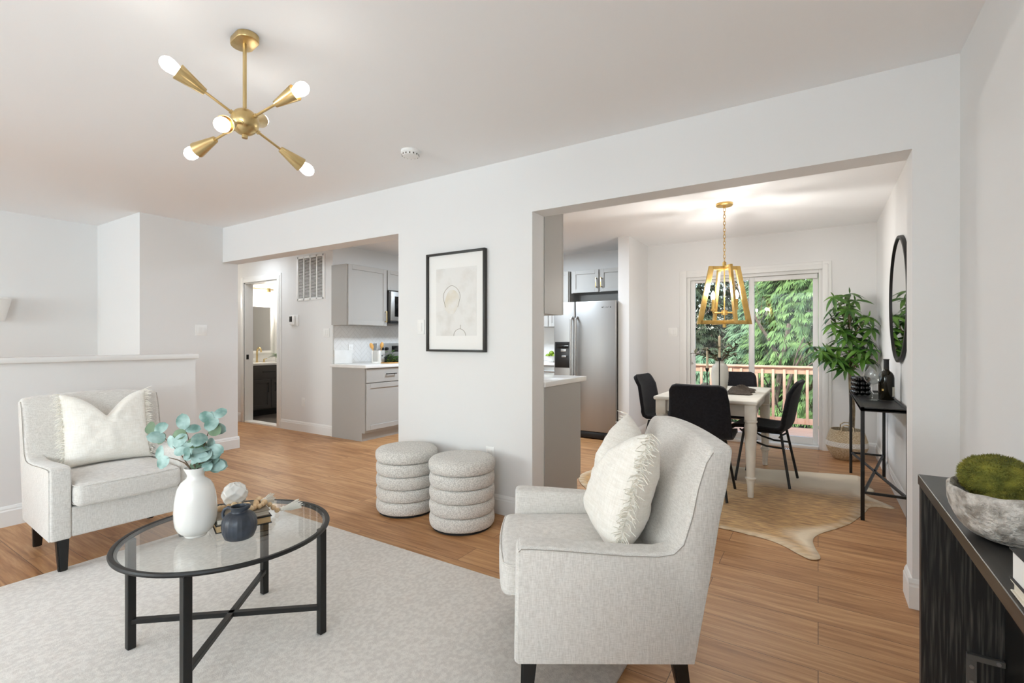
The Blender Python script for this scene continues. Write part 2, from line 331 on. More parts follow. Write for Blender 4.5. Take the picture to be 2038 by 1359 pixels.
    def leaf(s, p, d, nrm, L, W, curl=.15, n=4, rnd=False, fold=.12):
        """a pointed (or round) leaf from p along d"""
        p, d, nrm = Vector(p), Vector(d).normalized(), Vector(nrm); x = d.cross(nrm); x = x.normalized() if x.length > 1e-6 else d.orthogonal().normalized(); nn = x.cross(d)
        t = s.bm; rows = []
        for i in range(n + 1):
            k = i / n; w = W * (math.sqrt(max(0, 1 - (2 * k - 1) ** 2)) if rnd else (math.sin(PI * k ** .8) ** .9 if 0 < k < 1 else 0)); w = max(w, W * .03)
            c = p + d * L * k - nn * curl * L * k * k
            rows.append([t.verts.new(c - x * w / 2 + nn * fold * w), t.verts.new(c), t.verts.new(c + x * w / 2 + nn * fold * w)])
        for a, b in zip(rows, rows[1:]):
            t.faces.new([a[0], a[1], b[1], b[0]]); t.faces.new([a[1], a[2], b[2], b[1]])
        return s
    def build(s, name, m, parent=None, loc=(0, 0, 0), rot=(0, 0, 0), smooth=35, kind=None, label=None, solid=0., sub=0):
        me = bpy.data.meshes.new(name)
        bmesh.ops.recalc_face_normals(s.bm, faces=s.bm.faces) if not solid else None
        s.bm.to_mesh(me); s.bm.free(); me.materials.append(m)
        if smooth:
            me.polygons.foreach_set('use_smooth', [True] * len(me.polygons)); me.set_sharp_from_angle(angle=rad(smooth))
        o = bpy.data.objects.new(name, me); COL.objects.link(o); o.location = loc; o.rotation_euler = rot
        if parent: o.parent = parent
        if solid:
            k = o.modifiers.new('thickness', 'SOLIDIFY'); k.thickness = solid; k.offset = 0
        if sub:
            k = o.modifiers.new('smooth', 'SUBSURF'); k.levels = sub; k.render_levels = sub
        if kind: o['kind'] = kind
        if label: o['label'] = label
        return o
def tag(o, label, cat, group=None):
    o['label'] = label; o['category'] = cat
    if group: o['group'] = group
    return o
def thing(name, label, cat, loc=(0, 0, 0), rz=0., group=None):
    o = bpy.data.objects.new(name, None); COL.objects.link(o); o.location = loc; o.rotation_euler = (0, 0, rz); o.empty_display_size = .1
    return tag(o, label, cat, group)
def copy_tree(o, parent=None):
    c = o.copy(); COL.objects.link(c)
    if parent: c.parent = parent
    for ch in [k for k in bpy.data.objects if k.parent == o]: copy_tree(ch, c)
    return c
def struct(b, name, m, **k): return b.build(name, m, kind='structure', **k)
def rrect(w, h, r, n=5, cx=0, cy=0):
    out = []
    for qx, qy, a0 in ((1, 1, 0), (-1, 1, 90), (-1, -1, 180), (1, -1, 270)):
        for i in range(n + 1):
            a = rad(a0 + 90 * i / n); out.append((cx + qx * (w / 2 - r) + r * math.cos(a), cy + qy * (h / 2 - r) + r * math.sin(a)))
    return out

# ------------------------------------------------------------------ the setting
H = 2.44; ZH = 2.061; TW = .163
XR, XL = .518, -5.52
X1R, X2L, X2R = -2.846, -1.61, .358
YV, YB = 1.158, 3.52
XK = -5.171
YBACK = -7.4
struct(B().box(-8.2, XR + .14, -7.6, 3.66, -.12, 0), 'floor', M['floor'])
struct(B().box(-8.2, XR + .14, -7.6, 3.66, H, H + .12), 'ceiling', M['ceil'])
struct(B().box(XL, XR, 0, TW, ZH, H).box(X1R, X2L, 0, TW, 0, ZH).box(X2R, XR, 0, TW, 0, ZH), 'wall_main', M['wall'])
struct(B().box(XR, XR + .14, -4.2, 3.66, 0, H).box(XR, XR + .14, -7.6, -6.8, 0, H).box(XR, XR + .14, -6.8, -4.2, 0, .65).box(XR, XR + .14, -6.8, -4.2, 2.15, H), 'wall_right', M['wall'])
b = B()
for yy in (-6.775, -5.5, -4.225): b.box(XR + .04, XR + .10, yy - .03, yy + .03, .65, 2.15)
for zz in (.675, 1.4, 2.125): b.box(XR + .042, XR + .098, -6.8, -4.2, zz - .025, zz + .025)
w = struct(b, 'window_2', M['doorframe']); B().box(XR + .066, XR + .074, -6.8, -4.2, .65, 2.15).build('pane', M['glass'], w)  # unseen side window, added to carry the side light
struct(B().box(-8.0, XL, -.77, TW, 0, H), 'wall_left', M['wall'])
struct(B().box(-6.70, -6.56, -7.6, -.77, 0, H), 'wall_stairwell', M['wall'])
struct(B().box(-4.555, -4.44, YBACK, -.77, 0, 1.052), 'wall_half', M['wall'])
struct(B().box(-4.575, -4.415, YBACK, -.752, 1.052, 1.091, .006), 'trim_1', M['trim'])
struct(B().box(-8.2, -7.19, YV, YV + .12, 0, H).box(-6.35, XK, YV, YV + .12, 0, H).box(-7.19, -6.35, YV, YV + .12, 2.06, H), 'wall_hall', M['wall'])
struct(B().box(XK - .12, XK, YV + .12, 3.66, 0, H), 'wall_kitchen', M['wall'])
struct(B().box(XK, -1.40, YB, YB + .14, 0, H).box(.05, XR, YB, YB + .14, 0, H).box(-1.40, .05, YB, YB + .14, 2.0, H), 'wall_back', M['wall'])
struct(B().box(-2.02, -1.886, 2.77, YB, 0, H), 'wall_fridge', M['wall'])
struct(B().box(-8.12, -8.0, -.77, 3.0, 0, H).box(-8.0, XK - .12, 3.0, 3.12, 0, H), 'wall_bathroom', M['wall'])
struct(B().box(-8.0, XK - .12, YV + .06, 3.0, 0, .012), 'floor_bathroom', M['tilefloor'])
# rear wall behind the camera with its window
wx = [(-6.1, -3.2, .60, 2.20)]
b = B(); b.box(-6.56, -6.1, YBACK - .14, YBACK, 0, H).box(-3.2, XR, YBACK - .14, YBACK, 0, H)
for x0, x1, z0, z1 in wx: b.box(x0, x1, YBACK - .14, YBACK, 0, z0).box(x0, x1, YBACK - .14, YBACK, z1, H)
struct(b, 'wall_rear', M['wall'])
for i, (x0, x1, z0, z1) in enumerate(wx):
    b = B(); yy = YBACK - .07; nb = 3 if i == 0 else 1
    for xx in [x0 + .025, x1 - .025] + [x0 + (x1 - x0) * k / (nb + 0) for k in range(1, nb)]: b.box(xx - .03, xx + .03, yy - .03, yy + .03, z0, z1)
    for zz in (z0 + .025, z1 - .025, (z0 + z1) / 2): b.box(x0, x1, yy - .028, yy + .028, zz - .025, zz + .025)
    w = struct(b, 'window_%d' % (i + 1), M['doorframe']); B().box(x0, x1, yy - .004, yy + .004, z0, z1).build('pane', M['glass'], w)

def baseboard(name, runs):
    """runs of (p0, p1, normal) on the floor; ogee-topped board 0.13 m high"""
    b = B(); prof = [(0, 0), (.014, 0), (.014, .098), (.010, .106), (.010, .114), (.004, .128), (0, .132)]
    for p0, p1, nrm in runs:
        p0, p1, nv = Vector((*p0, 0)), Vector((*p1, 0)), Vector((*nrm, 0)); t = b.bm
        A = [t.verts.new(p0 + nv * q[0] + Vector((0, 0, q[1]))) for q in prof]; Z = [t.verts.new(p1 + nv * q[0] + Vector((0, 0, q[1]))) for q in prof]
        for i in range(len(prof) - 1): t.faces.new([A[i], A[i + 1], Z[i + 1], Z[i]])
        t.faces.new(A); t.faces.new(Z[::-1])
    return struct(b, name, M['trim'], smooth=20)
e = .014
baseboard('baseboard_main', [((X1R - e, 0), (X2L, 0), (0, -1)), ((X1R, 0), (X1R, TW), (-1, 0)), ((X2R - e, 0), (XR, 0), (0, -1)), ((X2R, 0), (X2R, TW), (-1, 0))])
baseboard('baseboard_left', [((XL, -.77), (XL, TW + e), (1, 0)), ((XL, TW), (-8, TW), (0, 1)), ((-6.56, -.77), (XL + e, -.77), (0, -1))])
baseboard('baseboard_half', [((-4.44, YBACK), (-4.44, -.77), (1, 0)), ((-4.44 + e, -.77), (-4.555, -.77), (0, 1))])
baseboard('baseboard_hall', [((-6.27, YV), (XK, YV), (0, -1)), ((-8, YV), (-7.28, YV), (0, -1))])
baseboard('baseboard_dining', [((XR, TW), (XR, YB), (-1, 0)), ((.13, YB), (XR, YB), (0, -1)), ((-1.886, YB), (-1.48, YB), (0, -1)), ((-1.886, 2.77), (-1.886, YB), (1, 0)), ((-2.02, 2.77), (-1.886 + e, 2.77), (0, -1))])
baseboard('baseboard_right', [((XR, YBACK), (XR, 0), (-1, 0))])
baseboard('baseboard_stairwell', [((-6.56, YBACK), (-6.56, -.77), (1, 0))])

def casing(name, x0, x1, z1, y, wd=.085, d=.018, legs=True):
    b = B()
    for k, (w2, dd) in enumerate(((wd, d * .6), (wd * .62, d))):
        b.box(x0 - w2, x0, y - dd, y, 0, z1 + w2, .003).box(x1, x1 + w2, y - dd, y, 0, z1 + w2, .003).box(x0, x1, y - dd, y, z1, z1 + w2, .003)
    return struct(b, name, M['trim'])
casing('trim_2', -7.19, -6.35, 2.06, YV)
struct(B().box(-7.19, -7.175, YV, YV + .12, 0, 2.06).box(-6.365, -6.35, YV, YV + .12, 0, 2.06).box(-7.19, -6.35, YV, YV + .12, 2.045, 2.06).box(-7.175, -6.365, YV - .005, YV + .12, 0, .02), 'trim_3', M['trim'])
tag(B().box(-7.177, -7.171, YV + .02, YV + .055, .93, 1.0, .002).build('strike_plate', M['blackmetal']), 'small black latch strike plate on the bathroom door jamb', 'latch')
casing('trim_4', -1.395, .04, 1.993, YB)

# sliding glass door
d1 = bpy.data.objects.new('door_1', None); COL.objects.link(d1); d1['kind'] = 'structure'; d1.location = (0, 0, 0)
b = B(); b.box(-1.40, -1.355, YB, YB + .14, 0, 2.0, .003).box(.005, .05, YB, YB + .14, 0, 2.0, .003).box(-1.355, .005, YB, YB + .14, 1.955, 2.0, .003).box(-1.355, .005, YB - .01, YB + .14, 0, .035, .003)
b.build('frame', M['doorframe'], d1)
def sash(x0, x1, y, z0, z1, s=.052):
    b = B().box(x0, x0 + s, y - .02, y + .02, z0, z1, .003).box(x1 - s, x1, y - .02, y + .02, z0, z1, .003).box(x0 + s, x1 - s, y - .02, y + .02, z1 - s * .6, z1, .003).box(x0 + s, x1 - s, y - .02, y + .02, z0, z0 + s * 1.5, .003)
    o = b.build('sash', M['doorframe'], d1); B().box(x0 + s - .005, x1 - s + .005, y - .003, y + .003, z0 + s, z1 - s * .5).build('pane', M['glass'], o); return o
s1 = sash(-1.352, -.635, YB + .045, .037, 1.953); s2 = sash(-.70, .002, YB + .095, .037, 1.953)
B().tube([(-1.325, YB + .02, .92), (-1.325, YB - .03, .94), (-1.325, YB - .04, 1.0), (-1.325, YB - .03, 1.06), (-1.325, YB + .02, 1.08)], .009).build('handle', M['doorframe'], s1)
B().box(-.69, -.004, YB + .03, YB + .072, 1.90, 1.952, .004).build('blind_cassette', M['trim'], d1)

# ------------------------------------------------------------------ outside: deck, railing, ground, trees
ZD = -.139
struct(B().box(-5, 3, 3.68, 5.95, ZD - .04, ZD), 'floor_deck', M['deckwood'])
rl = thing('deck_railing', 'pinkish cedar deck railing with square balusters outside the glass door', 'railing', (0, 5.87, ZD))
B().box(-4.6, 2.6, -.045, .075, .925, .955, .004).build('top_rail', M['railing'], rl)
B().box(-4.6, 2.6, -.005, .03, .83, .925, .003).build('upper_rail', M['railing'], rl)
B().box(-4.6, 2.6, -.005, .03, .06, .15, .003).build('bottom_rail', M['railing'], rl)
for x in (-4.3, -2.58, -.86, .86, 2.4): B().box(x - .045, x + .045, 0, .09, -.05, .94, .004).build('post', M['railing'], rl)
x = -3.2
while x < 1.6:
    if abs(x + .86) > .07 and abs(x + 2.58) > .07 and abs(x - .86) > .07: B().box(x - .019, x + .019, -.035, -.002, .07, .9, .002).build('baluster', M['railing'], rl)
    x += .153
def gz(x, y): return -1.1 + max(0, y - 8) * .10 + .18 * noise.noise(Vector((x * .4, y * .4, 0)))
struct(B().grid(lambda u, v: Vector((-16 + 30 * u, 5.2 + 34 * v, gz(-16 + 30 * u, 5.2 + 34 * v))), 50, 50), 'ground', M['mulch'])
tag(B().grid(lambda u, v: Vector((-4.5 + 7 * u + 1.2 * v, 15 + 6 * v, gz(-4.5 + 7 * u + 1.2 * v, 15 + 6 * v) + .03)), 20, 12).build('lawn_patch', M['lawn']), 'patch of green lawn glimpsed between the railing balusters', 'lawn')
bpy.data.objects['lawn_patch']['kind'] = 'stuff'

def conifer(name, label, loc, h, r, mt, n, seed, low=.1, droop=.5, sz=.34, dens=.5):
    q = random.Random(seed); root = thing(name, label, 'tree', (loc[0], loc[1], gz(*loc)), q.random() * 6, 'trees beyond the deck')
    t = B().cyl((0, 0, -.3), (0, 0, h * .95), .14, .03, 10)
    c = B()
    for i in range(n):
        k = low + (1 - low) * (q.random() ** 1.25); z = h * k; rr = r * (1 - k) ** .65 * (dens + (1 - dens) * math.sqrt(q.random())) + .05; a = q.random() * 2 * PI
        lump = 1 + .28 * noise.noise(Vector((math.cos(a) * 2, math.sin(a) * 2, z * 1.6 + seed)))
        p = Vector((math.cos(a) * rr * lump, math.sin(a) * rr * lump, z)); o = Vector((math.cos(a), math.sin(a), -droop + q.uniform(-.35, .35))).normalized()
        side = o.cross(Vector((q.uniform(-.4, .4), q.uniform(-.4, .4), 1))).normalized(); nn = side.cross(o); s_ = sz * q.uniform(.6, 1.3)
        for j in range(7):
            f = (j - 3) / 3.; st = p + o * s_ * (.12 * (3 - abs(j - 3))); dd = (o * (1 - .45 * abs(f)) + side * f * .9 - nn * .1).normalized(); L = s_ * (1 - .4 * abs(f)) * .8; w = side * .055 * s_ + nn * .02 * s_
            m_ = st + dd * L * .5 - Vector((0, 0, .06 * s_))
            c.bm.faces.new([c.bm.verts.new(st), c.bm.verts.new(m_ + w * 1.3), c.bm.verts.new(st + dd * L - Vector((0, 0, .2 * s_))), c.bm.verts.new(m_ - w * 1.3)])
    t.build('trunk', M['treebark'], root); c.build('crown', mt, root, smooth=0); return root
conifer('cedar_tree', 'tall bright green cedar filling the sliding pane nearest the potted plant', (.05, 9.4), 6.6, 1.75, M['thuja'], 9500, 3, sz=.22)
conifer('cedar_tree', 'blue-green cedar behind the middle mullion of the glass door', (-1.05, 10.8), 4.0, 1.25, M['thuja2'], 7000, 4, sz=.22)
conifer('cedar_tree', 'cedar at the edge of the view past the potted plant', (2.5, 10.5), 7.5, 2.0, M['thuja'], 2600, 5)
conifer('spruce_tree', 'dark spruce seen through the pane behind the brass lantern', (-3.3, 11.8), 7.5, 2.1, M['thujadark'], 3600, 6, droop=.2)
conifer('spruce_tree', 'dark evergreen farthest back above the deck rail', (-.9, 14.5), 9.5, 2.6, M['thujadark'], 3600, 8, droop=.2)
conifer('spruce_tree', 'dark evergreen standing behind the bright cedar', (2.2, 14.5), 9.5, 2.7, M['thujadark'], 2600, 9, droop=.2)
conifer('low_shrub', 'low green shrub in front of the dark spruce', (-2.15, 8.7), 1.9, .75, M['thuja2'], 900, 12, low=.02, sz=.26)
def bare(name, label, loc, h, seed):
    q = random.Random(seed); root = thing(name, label, 'tree', (loc[0], loc[1], gz(*loc)), 0, 'trees beyond the deck'); b = B()
    def grow(p, d, L, r, k):
        pts = [p]; v = d.copy()
        for i in range(4): v = (v + Vector((q.uniform(-.22, .22), q.uniform(-.22, .22), q.uniform(-.1, .16)))).normalized(); pts.append(pts[-1] + v * L / 4)
        b.tube(pts, r, 5, r1=r * .55)
        if k:
            for j in range(3 if k > 1 else 4): grow(pts[1 + j % 4 if j % 4 < 4 else 4], (v + Vector((q.uniform(-1, 1), q.uniform(-.8, .8), q.uniform(-.35, .6)))).normalized(), L * .62, r * .5, k - 1)
    grow(Vector((0, 0, -.3)), Vector((.05, 0, 1)), h, .07, 4); b.build('branches', M['treebark'], root)
bare('bare_tree', 'leafless grey tree with tangled twigs seen behind the tall candles', (-2.35, 7.6), 2.6, 21)
bare('bare_tree', 'leafless branches against the sky at the top of the sliding pane', (-.75, 8.0), 3.0, 33)

# ------------------------------------------------------------------ hall and kitchen fittings
def switchplate(name, label, cat, loc, rz, gangs=1, kind='rocker', group=None):
    """plate facing local -Y"""
    w = .07 + .046 * (gangs - 1); o = thing(name, label, cat, loc, rz, group)
    B().box(-w / 2, w / 2, -.006, 0, -.057, .057, .002).build('cover_plate', M['plastic'], o)
    for g in range(gangs):
        x = (g - (gangs - 1) / 2) * .046
        if kind == 'rocker': B().box(x - .0165, x + .0165, -.010, -.005, -.033, .033, .0015).build('rocker', M['trim'], o)
        else:
            for z in (-.02, .02): B().box(x - .0165, x + .0165, -.009, -.005, z - .014, z + .014, .004).box(x - .008, x - .005, -.0095, -.004, z - .004, z + .006).box(x + .005, x + .008, -.0095, -.004, z - .004, z + .006).build('receptacle', M['trim'], o)
    return o
switchplate('light_switch', 'white double rocker switch on the wall beyond the half wall', 'switch', (XL, -.222, 1.315), rad(90), 2)
switchplate('light_switch', 'white switch beside the framed print', 'switch', (-2.603, 0, 1.307), 0, 1)
switchplate('light_switch', 'white double switch on the hall wall next to the grey cabinets', 'switch', (-5.292, YV, 1.305), 0, 2)
switchplate('light_switch', 'white double switch left of the sliding glass door', 'switch', (-1.565, YB, 1.315), 0, 2)
switchplate('wall_outlet', 'white outlet low on the hall wall under the thermostat', 'outlet', (-5.77, YV, .393), 0, 1, 'outlet')
switchplate('wall_outlet', 'white outlet low on the wall behind the two ottomans', 'outlet', (-1.95, 0, .40), 0, 1, 'outlet')
switchplate('wall_outlet', 'white outlet on the tiled backsplash behind the utensil crock', 'outlet', (XK + .016, 1.42, 1.10), rad(90), 1, 'outlet')
t = thing('thermostat', 'white thermostat with a small dark screen under the air vent', 'thermostat', (-5.965, YV, 1.48))
B().box(-.055, .095, -.008, 0, -.075, .072, .002).build('wall_plate', M['plastic'], t)
B().box(-.085, .03, -.026, -.008, -.062, .062, .008).build('housing', M['plastic'], t)
B().box(-.078, -.018, -.0275, -.024, -.02, .055, .001).cyl((-.045, -.029, .02), (-.045, -.025, .02), .012, n=20).build('screen', M['blackglass'], t)
t = thing('return_air_grille', 'large white louvred air vent high on the hall wall', 'vent', (-5.615, YV, 2.03))
b = B()
for x in (-.275, -.135, 0, .135, .275): w = .022 if abs(x) > .2 else .01; b.box(x - w, x + w, -.012, 0, -.29, .29, .002)
b.box(-.275, .275, -.012, 0, .265, .293, .002).box(-.275, .275, -.012, 0, -.293, -.265, .002); b.build('grille_frame', M['plastic'], t)
B().box(-.27, .27, -.002, -.0005, -.27, .27).build('duct_shade_sheet', M['ventshade'], t)  # flat sheet coloured as the shade inside the duct
b = B()
for k in range(34):
    z = -.26 + .52 * k / 33; b.quad((-.27, -.010, z - .003), (.27, -.010, z - .003), (.27, -.003, z + .006), (-.27, -.003, z + .006))
b.build('louvres', M['plastic'], t, smooth=0)

def shaker(w, h, t=.02, st=.058):
    """door face towards -Y, origin at the bottom centre of its back"""
    b = B(); b.box(-w / 2, -w / 2 + st, -t, 0, 0, h, .0015, 1).box(w / 2 - st, w / 2, -t, 0, 0, h, .0015, 1).box(-w / 2 + st, w / 2 - st, -t, 0, 0, st, .0015, 1).box(-w / 2 + st, w / 2 - st, -t, 0, h - st, h, .0015, 1).box(-w / 2 + st - .004, w / 2 - st + .004, -t * .45, -.001, st - .004, h - st + .004); return b
def pull(L, vertical=True, m='brass', parent=None, loc=(0, 0, 0), lab=None):
    b = B(); h = L / 2
    if vertical: b.box(-.006, .006, -.034, -.024, -h, h, .002).box(-.005, .005, -.026, 0, -h + .004, -h + .016, .001).box(-.005, .005, -.026, 0, h - .016, h - .004, .001)
    else: b.box(-h, h, -.034, -.024, -.006, .006, .002).box(-h + .004, -h + .016, -.026, 0, -.005, .005, .001).box(h - .016, h - .004, -.026, 0, -.005, .005, .001)
    return b.build('handle', M[m], parent, loc=loc, label=lab)
# left-hand run: faces +X (local -Y turned by +90 degrees)
R90 = rad(90)
t = thing('base_cabinet', 'grey shaker base cabinet with one drawer and door beside the hall', 'cabinet', (-4.56, 1.137, 0), R90)   # local x runs along +Y, local +y runs towards -X
B().box(0, .62, 0, .60, .10, .875).build('body', M['cab'], t); B().box(.0, .62, .05, .60, 0, .10).build('toe_kick', M['cab'], t)
d = shaker(.60, .16, .02, .03); o = B().box(-.30, .30, -.02, 0, 0, .165, .002, 1).build('drawer', M['cab'], t, loc=(.315, 0, .70)); pull(.16, False, 'blackmetal', o, (.08, -.02, .095), 'black bar handle')
o = shaker(.60, .56).build('door', M['cab'], t, loc=(.315, 0, .13))
t = tag(B().box(XK + .001, -4.515, 1.115, 1.775, .876, .913, .004).build('countertop', M['quartz']), 'white quartz worktop on the grey cabinet beside the stove', 'worktop')
# herringbone backsplash along the left wall
def herringbone(y0, y1, z0, z1, x, w=.05, L=.15):
    t = bmesh.new(); g = .0018; c = (y0 + y1) / 2, (z0 + z1) / 2; n = 26
    for i in range(-n, n):
        for j in range(-6, 7):
            for k in range(2):
                bx = i * w + j * 0; px = i * w + j * (2 * L) ; pz = i * w
                if k == 0: a = (px, pz, L, w)
                else: a = (px + L, pz - L + w, w, L)
                q = [(a[0] + g, a[1] + g), (a[0] + a[2] - g, a[1] + g), (a[0] + a[2] - g, a[1] + a[3] - g), (a[0] + g, a[1] + a[3] - g)]
                q = [((u - v) * .70711, (u + v) * .70711) for u, v in q]
                if min(abs(u) for u, v in q) > (y1 - y0) and min(abs(v) for u, v in q) > (z1 - z0): continue
                t.faces.new([t.verts.new((x, c[0] + u, c[1] + v)) for u, v in q])
    for co, no in (((0, y0, 0), (0, -1, 0)), ((0, y1, 0), (0, 1, 0)), ((0, 0, z0), (0, 0, -1)), ((0, 0, z1), (0, 0, 1))):
        bmesh.ops.bisect_plane(t, geom=t.verts[:] + t.edges[:] + t.faces[:], plane_co=co, plane_no=no, clear_outer=True)
    return t
hb = bmesh.new(); hb.free()
b = B(); b._merge(herringbone(1.166, 2.9, .93, 1.42, XK + .012)); wt = struct(b, 'wall_tile', M['tile'], smooth=0)
B().box(XK, XK + .010, 1.162, 2.9, .9, 1.42).build('grout', M['grout'], wt)
tag(B().box(XK + .013, XK + .028, 1.165, 1.44, .914, 1.085, .002).build('side_splash', M['quartz']), 'low white quartz splash strip at the wall end of the worktop', 'backsplash')
# wall cabinet
t = thing('wall_cabinet', 'grey shaker wall cabinet with a brass pull hanging beside the microwave', 'cabinet', (-4.88, 1.137, 1.40), R90)
B().box(0, .64, 0, .29, 0, .75).build('body', M['cab'], t); o = shaker(.625, .745).build('door', M['cab'], t, loc=(.322, 0, .003)); pull(.15, True, 'brass', o, (.285, -.02, .12), 'brass bar handle')
t = thing('wall_cabinet', 'short grey cabinet mounted above the microwave', 'cabinet', (-4.88, 1.785, 1.88), R90)
B().box(0, .76, 0, .29, 0, .27).build('body', M['cab'], t)
for x in (.19, .57): shaker(.375, .26, st=.045).build('door', M['cab'], t, loc=(x, 0, .005))
t = thing('microwave', 'stainless over-the-range microwave with a dark door window', 'microwave', (-4.83, 1.785, 1.44), R90)
B().box(.005, .755, 0, .34, 0, .43, .006).build('body', M['steeldark'], t); o = B().box(.01, .57, -.03, 0, .03, .425, .006).build('door', M['steel'], t); B().box(.07, .50, -.033, -.028, .09, .36, .002).build('window', M['blackglass'], o)
B().box(.575, .75, -.03, 0, .03, .425, .004).build('control_panel', M['blackglass'], t); B().box(.005, .755, -.02, .02, 0, .028, .002).build('vent_strip', M['black'], t)
# range
t = thing('kitchen_range', 'stainless electric range with black cooktop and knobs on its backguard', 'stove', (-4.53, 1.79, 0), R90)
B().box(0, .76, .02, .60, .02, .90, .004).build('body', M['steel'], t); B().box(0, .76, 0, .62, .90, .917, .003).build('cooktop', M['blackglass'], t)
o = B().box(0, .76, .54, .62, .917, 1.17, .008).build('backguard', M['steel'], t); B().box(.0, .76, .528, .541, .917, .99, .003).build('lower_strip', M['black'], o)
for x in (.085, .165, .595, .675): B().cyl((x, .54, 1.095), (x, .51, 1.095), .024, .02, 18).build('knob', M['black'], o)
B().box(.27, .50, .536, .541, 1.05, 1.135, .001).build('display', M['blackglass'], o)
B().box(.02, .74, -.01, .02, .2, .86, .006).build('oven_door', M['blackglass'], t)
# crock, utensils, greenery
cy = 1.62; cx = -4.86
t = thing('utensil_crock', 'square white ceramic crock with small black script holding wooden utensils', 'crock', (cx, cy, .914), rad(20))
B().lathe([(.0, .0), (.064, .0), (.07, .01), (.074, .15), (.070, .165), (.064, .165), (.062, .02), (0, .015)], 4 * 8, fn=lambda v, a: Vector((max(-.060, min(.060, v.x * 1.2)), max(-.060, min(.060, v.y * 1.2)), v.z)), capb=False).build('pot', M['ceramic'], t)
b = B(); pts = [(.0615, -.03 + .0075 * k, .095 + .008 * math.sin(k * 2.3) + (.012 if k == 3 else 0)) for k in range(9)]
B().tube(pts, .0016, 5).build('script_lettering', M['black'], t)
def utensil(name, label, x, y, tilt, az, head):
    o = thing(name, label, 'utensil', (x, y, .945), az); b = B(); L = .17
    d = Vector((0, math.sin(tilt), math.cos(tilt))); b.tube([(0, 0, 0), d * L], .006, 8)
    b.build('handle', M['utensil'], o); c = d * (L + .035)
    B().sphere((0, 0, 0), .04, 16, (.32, .62, 1.0) if head else (.14, .62, 1.05)).build('bowl' if head else 'blade', M['utensil'], o, loc=c, rot=(-tilt, 0, 0)); return o
utensil('wooden_spoon', 'rounded bamboo spoon standing in the white crock', cx, cy + .02, .16, rad(-30), True)
utensil('wooden_spatula', 'flat bamboo spatula leaning out of the white crock', cx, cy - .02, -.34, rad(-30), False)
t = thing('greenery_sprig', 'bundle of green leafy sprigs lying on the worktop beside the crock', 'greenery', (-4.72, 1.68, .914))
b = B(); q = random.Random(5)
for i in range(110):
    a = q.uniform(-1.2, 1.9); p = Vector((q.uniform(-.07, .07), q.uniform(-.05, .12), 0)); h = .012 + .15 * max(0, 1 - abs(p.y + .02) / .16) * q.random()
    b.leaf((p.x, p.y, h), (math.cos(a), math.sin(a), q.uniform(-.2, .6)), (q.uniform(-.4, .4), q.uniform(-.4, .4), 1), .05, .022)
b.build('leaves', M['plant'], t, smooth=60); tag(B().box(-.09, .09, -.10, .12, 0, .010, .003).build('cutting_board', M['utensil'], loc=(-4.72, 1.70, .914)), 'thin wooden board under the green sprigs', 'board')
bpy.data.objects['greenery_sprig'].location.z = .924

# refrigerator
t = thing('refrigerator', 'stainless side-by-side refrigerator with a black ice dispenser', 'refrigerator', (-2.442, 2.72, 0))
B().box(-.405, .40, .06, .75, .03, 1.68, .006).build('body', M['steeldark'], t)
B().box(-.405, .40, .03, .1, .012, .085, .004).build('toe_grille', M['black'], t)
B().box(.27, .40, .0, .05, .012, .075, .006).build('hinge_cover', M['steeldark'], t)
dl = B().box(-.41, -.122, 0, .06, .095, 1.69, .010, 3).build('door', M['steel'], t, label='narrow freezer door with dispenser')
dr = B().box(-.112, .415, 0, .06, .095, 1.69, .010, 3).build('door', M['steel'], t, label='wide fridge door')
for o, x in ((dl, -.150), (dr, -.085)):
    B().tube([(x, 0, .30), (x, -.05, .33), (x, -.058, .5), (x, -.062, .95), (x, -.058, 1.3), (x, -.05, 1.47), (x, 0, 1.50)], .013, 10).build('handle', M['steel'], o)
dp = B().box(-.395, -.185, -.004, .002, .865, 1.19, .004).build('dispenser', M['black'], dl)
B().box(-.31, -.235, -.010, -.003, 1.065, 1.10, .002).box(-.29, -.225, -.03, -.003, .995, 1.02, .004).build('lever', M['steel'], dp)
B().box(-.375, -.205, -.0065, -.003, 1.11, 1.17, .001).build('control_panel', M['blackglass'], dp)
b = B()
for k, (w, zz) in enumerate(((.014, 0), (.004, .004), (.004, 0), (.010, 0), (.004, .003), (.012, 0))): x = .235 + .021 * k; b.box(x, x + w, -.002, .001, 1.60 + zz, 1.614 + zz)
b.build('badge', M['steeldark'], dr)
t = thing('wall_cabinet', 'pale grey two-door cabinet with brass pulls above the refrigerator', 'cabinet', (-2.425, 3.19, 1.845))
B().box(-.405, .40, 0, .32, 0, .30).build('body', M['cab'], t)
for x, hx in ((-.195, .16), (.205, -.17)): o = shaker(.375, .295, st=.05).build('door', M['cab'], t, loc=(x, 0, .002)); pull(.13, True, 'brass', o, (hx, -.02, .12))
t = thing('wall_cabinet', 'pale cabinet over the lime bowl left of the refrigerator', 'cabinet', (-3.13, 3.19, 1.40))
B().box(-.35, .27, 0, .32, 0, .75).build('body', M['cab'], t); shaker(.30, .745, st=.05).build('door', M['cab'], t, loc=(.11, 0, .002)); shaker(.30, .745, st=.05).build('door', M['cab'], t, loc=(-.2, 0, .002))
t = thing('dishwasher', 'stainless dishwasher with a bar handle under the lime bowl', 'dishwasher', (-3.15, 2.93, 0))
B().box(-.30, .295, .02, .57, .08, .872, .003).build('body', M['steeldark'], t); o = B().box(-.298, .293, -.01, .02, .1, .868, .005).build('door', M['steel'], t)
B().tube([(-.25, -.05, .80), (.24, -.05, .80)], .012, 10).cyl((-.22, -.01, .8), (-.22, -.05, .8), .008).cyl((.21, -.01, .8), (.21, -.05, .8), .008).build('handle', M['steel'], o)
B().box(-.30, .295, .06, .1, 0, .09).build('toe_kick', M['black'], t)
